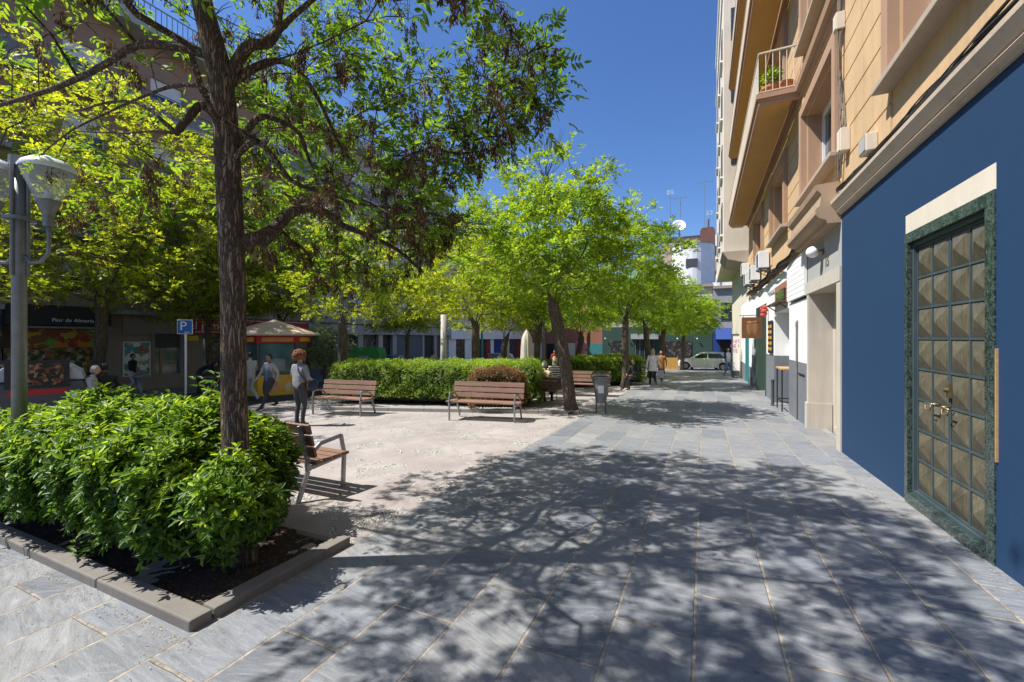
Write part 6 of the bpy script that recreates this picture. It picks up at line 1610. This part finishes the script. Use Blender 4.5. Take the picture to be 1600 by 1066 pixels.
# (px, depth, label, lean, fork, crown centre z, radii, trunk radius, tips, per, leaf, seeds, twigs)
tree('leaning tree with bare twigs on top standing at the planter corner beyond the dappled bench', gp(893, 646), (-.55, .2), 2.75, (-.75, .3, 4.75), (2.35, 2.2, 2.0), 31, .165, 210, 25, 'leaf3', .26, 'bark2', .12, True)
tree('straight tree in front of the far hedge, left of the person in the white coat', gp(975, 606), (.05, .1), 2.9, (.1, .3, 5.6), (2.5, 2.5, 2.6), 32, .14, 210, 25, 'leaf3', .28)
tree('tree beyond the person in the white coat, left of the last ones', pt(1016, 25), (-.25, .1), 2.9, (-.3, 0, 4.9), (2.8, 2.8, 2.0), 33, .17, 170, 22, 'leaf3', .32)
tree('slim tree behind the person in the white coat at the right end of the row', pt(1034, 29), (.1, .1), 3.0, (.3, 0, 4.55), (3.0, 2.9, 2.0), 34, .17, 190, 20, 'leaf3', .34)
tree('last tree of the row before the green shopfront', pt(1066, 34), (.1, .1), 3.1, (.7, 0, 4.5), (2.9, 2.9, 1.9), 35, .16, 180, 20, 'leaf3', .36)
tree('tree with a short brown trunk behind the left end of the clipped hedge', pt(533, 15.3), (-.05, .1), 2.6, (.1, .3, 4.5), (2.7, 2.5, 2.1), 36, .155, 170, 15, 'leaf2', .27, 'bark2', .35)
tree('thin tree in front of the grey wall behind the blue car', pt(634, 26), (.1, 0), 2.6, (.1, 0, 4.8), (3.0, 2.8, 2.3), 37, .13, 190, 20, 'leaf2', .33)
tree('tree with a stout brown trunk behind the middle of the clipped hedge', pt(740, 17.5), (.05, .1), 2.7, (-.3, .2, 4.9), (2.9, 2.7, 2.4), 38, .17, 210, 20, 'leaf2', .28)
tree('forked tree behind the right end of the clipped hedge', pt(786, 22), (.1, 0), 2.1, (.2, 0, 4.6), (2.9, 2.8, 2.4), 39, .17, 190, 19, 'leaf2', .30)
tree('dark trunked tree directly behind the closed parasol', pt(838, 21), (.1, .1), 2.6, (-.2, 0, 5.0), (2.7, 2.6, 2.4), 40, .16, 190, 19, 'leaf3', .30)
tree('dark leaning tree between the leaning trunk and the straight tree', pt(899, 24), (.35, 0), 2.4, (.3, 0, 5.0), (2.9, 2.8, 2.6), 41, .17, 190, 19, 'leaf3', .32)
tree('small dark tree before the colourful murals', pt(915, 30), (.2, 0), 2.6, (0, 0, 5.0), (2.9, 2.8, 2.4), 42, .14, 150, 18, 'leaf3', .35)
tree('tree with a pale trunk in front of the fruit shop', pt(150, 14.0), (.35, 0), 3.4, (.4, .2, 6.6), (4.4, 3.8, 4.2), 43, .16, 380, 14, 'leaf2', .30, 'bark2', .8, False, .05)
tree('thin forked tree before the ham shop sign', pt(326, 18.5), (-.05, 0), 2.8, (0, .2, 6.0), (3.9, 3.4, 3.9), 44, .12, 330, 14, 'leaf2', .31, 'bark', .7, False, .05)
tree('tree beyond the left edge whose crown spreads behind the lamp', pt(-95, 9.2), (.2, 0), 3.0, (.6, .3, 5.6), (3.6, 3.2, 3.5), 45, .17, 260, 12, 'leaf2', .27, 'bark2', .8)
tree('tall tree behind the kiosk roof', pt(440, 21.5), (0, 0), 3.2, (.0, .2, 5.9), (3.4, 3.2, 2.9), 46, .15, 230, 15, 'leaf2', .31, 'bark2', .45)
tree('tree standing directly behind the big ridged trunk', pt(366, 19.5), (0, 0), 3.2, (-.8, .3, 6.2), (4.4, 3.4, 3.6), 48, .14, 330, 14, 'leaf2', .29, 'bark2', .5)
# grey-leaved shrub tree by the recycling boxes
tree('small grey leaved tree left of the recycling boxes', pt(508, 17.5), (.05, 0), 1.2, (0, 0, 1.95), (1.0, .9, 1.1), 47, .06, 60, 16, 'olive', .26, 'bark2', 0, False, 0, 3, None)

# ------------------------------------------------------------------ leaf litter
def litter():
    rng = np.random.default_rng(9); n = 3300; X = []
    a = n//3
    x = rng.uniform(-2.76, 2.0, a); x = np.where(rng.random(a) < .6, np.round((x+.046)/.447)*.447-.046+rng.normal(0, .02, a), x); y = rng.uniform(1.0, 9, a)
    x2 = rng.uniform(-8, -2.6, a); y2 = np.where(rng.random(a) < .5, 1.40-np.abs(rng.normal(0, .05, a)), rng.uniform(.2, 1.4, a))
    x3 = rng.uniform(-6, -2.85, a); y3 = rng.uniform(1.6, 2.6, a)
    x4 = 1.97-np.abs(rng.normal(0, .07, 700)); y4 = rng.uniform(1.5, 9, 700)
    x = np.concatenate([x, x2, x3, x4]); y = np.concatenate([y, y2, y3, y4]); z = g(x, y)+.012; z[2*a:3*a] += .035
    B = np.stack([x, y, z], 1); D = rng.normal(0, 1, B.shape); D[:, 2] *= .15; N = np.tile([0, 0, 1.], (len(B), 1))+rng.normal(0, .3, B.shape)
    V, F, k = leaves_mesh(B, unit(D), N, rng.uniform(.007, .020, len(B)), rng.uniform(.003, .007, len(B)), 0, False)
    o = poly_object('leaf_litter', V, F, M['litter'], None, rng.random(len(B))); tag(o, None, None, None, 'stuff')
    o['label'] = 'small dry leaves and seeds scattered over the paving and soil'; o['category'] = 'litter'
litter()
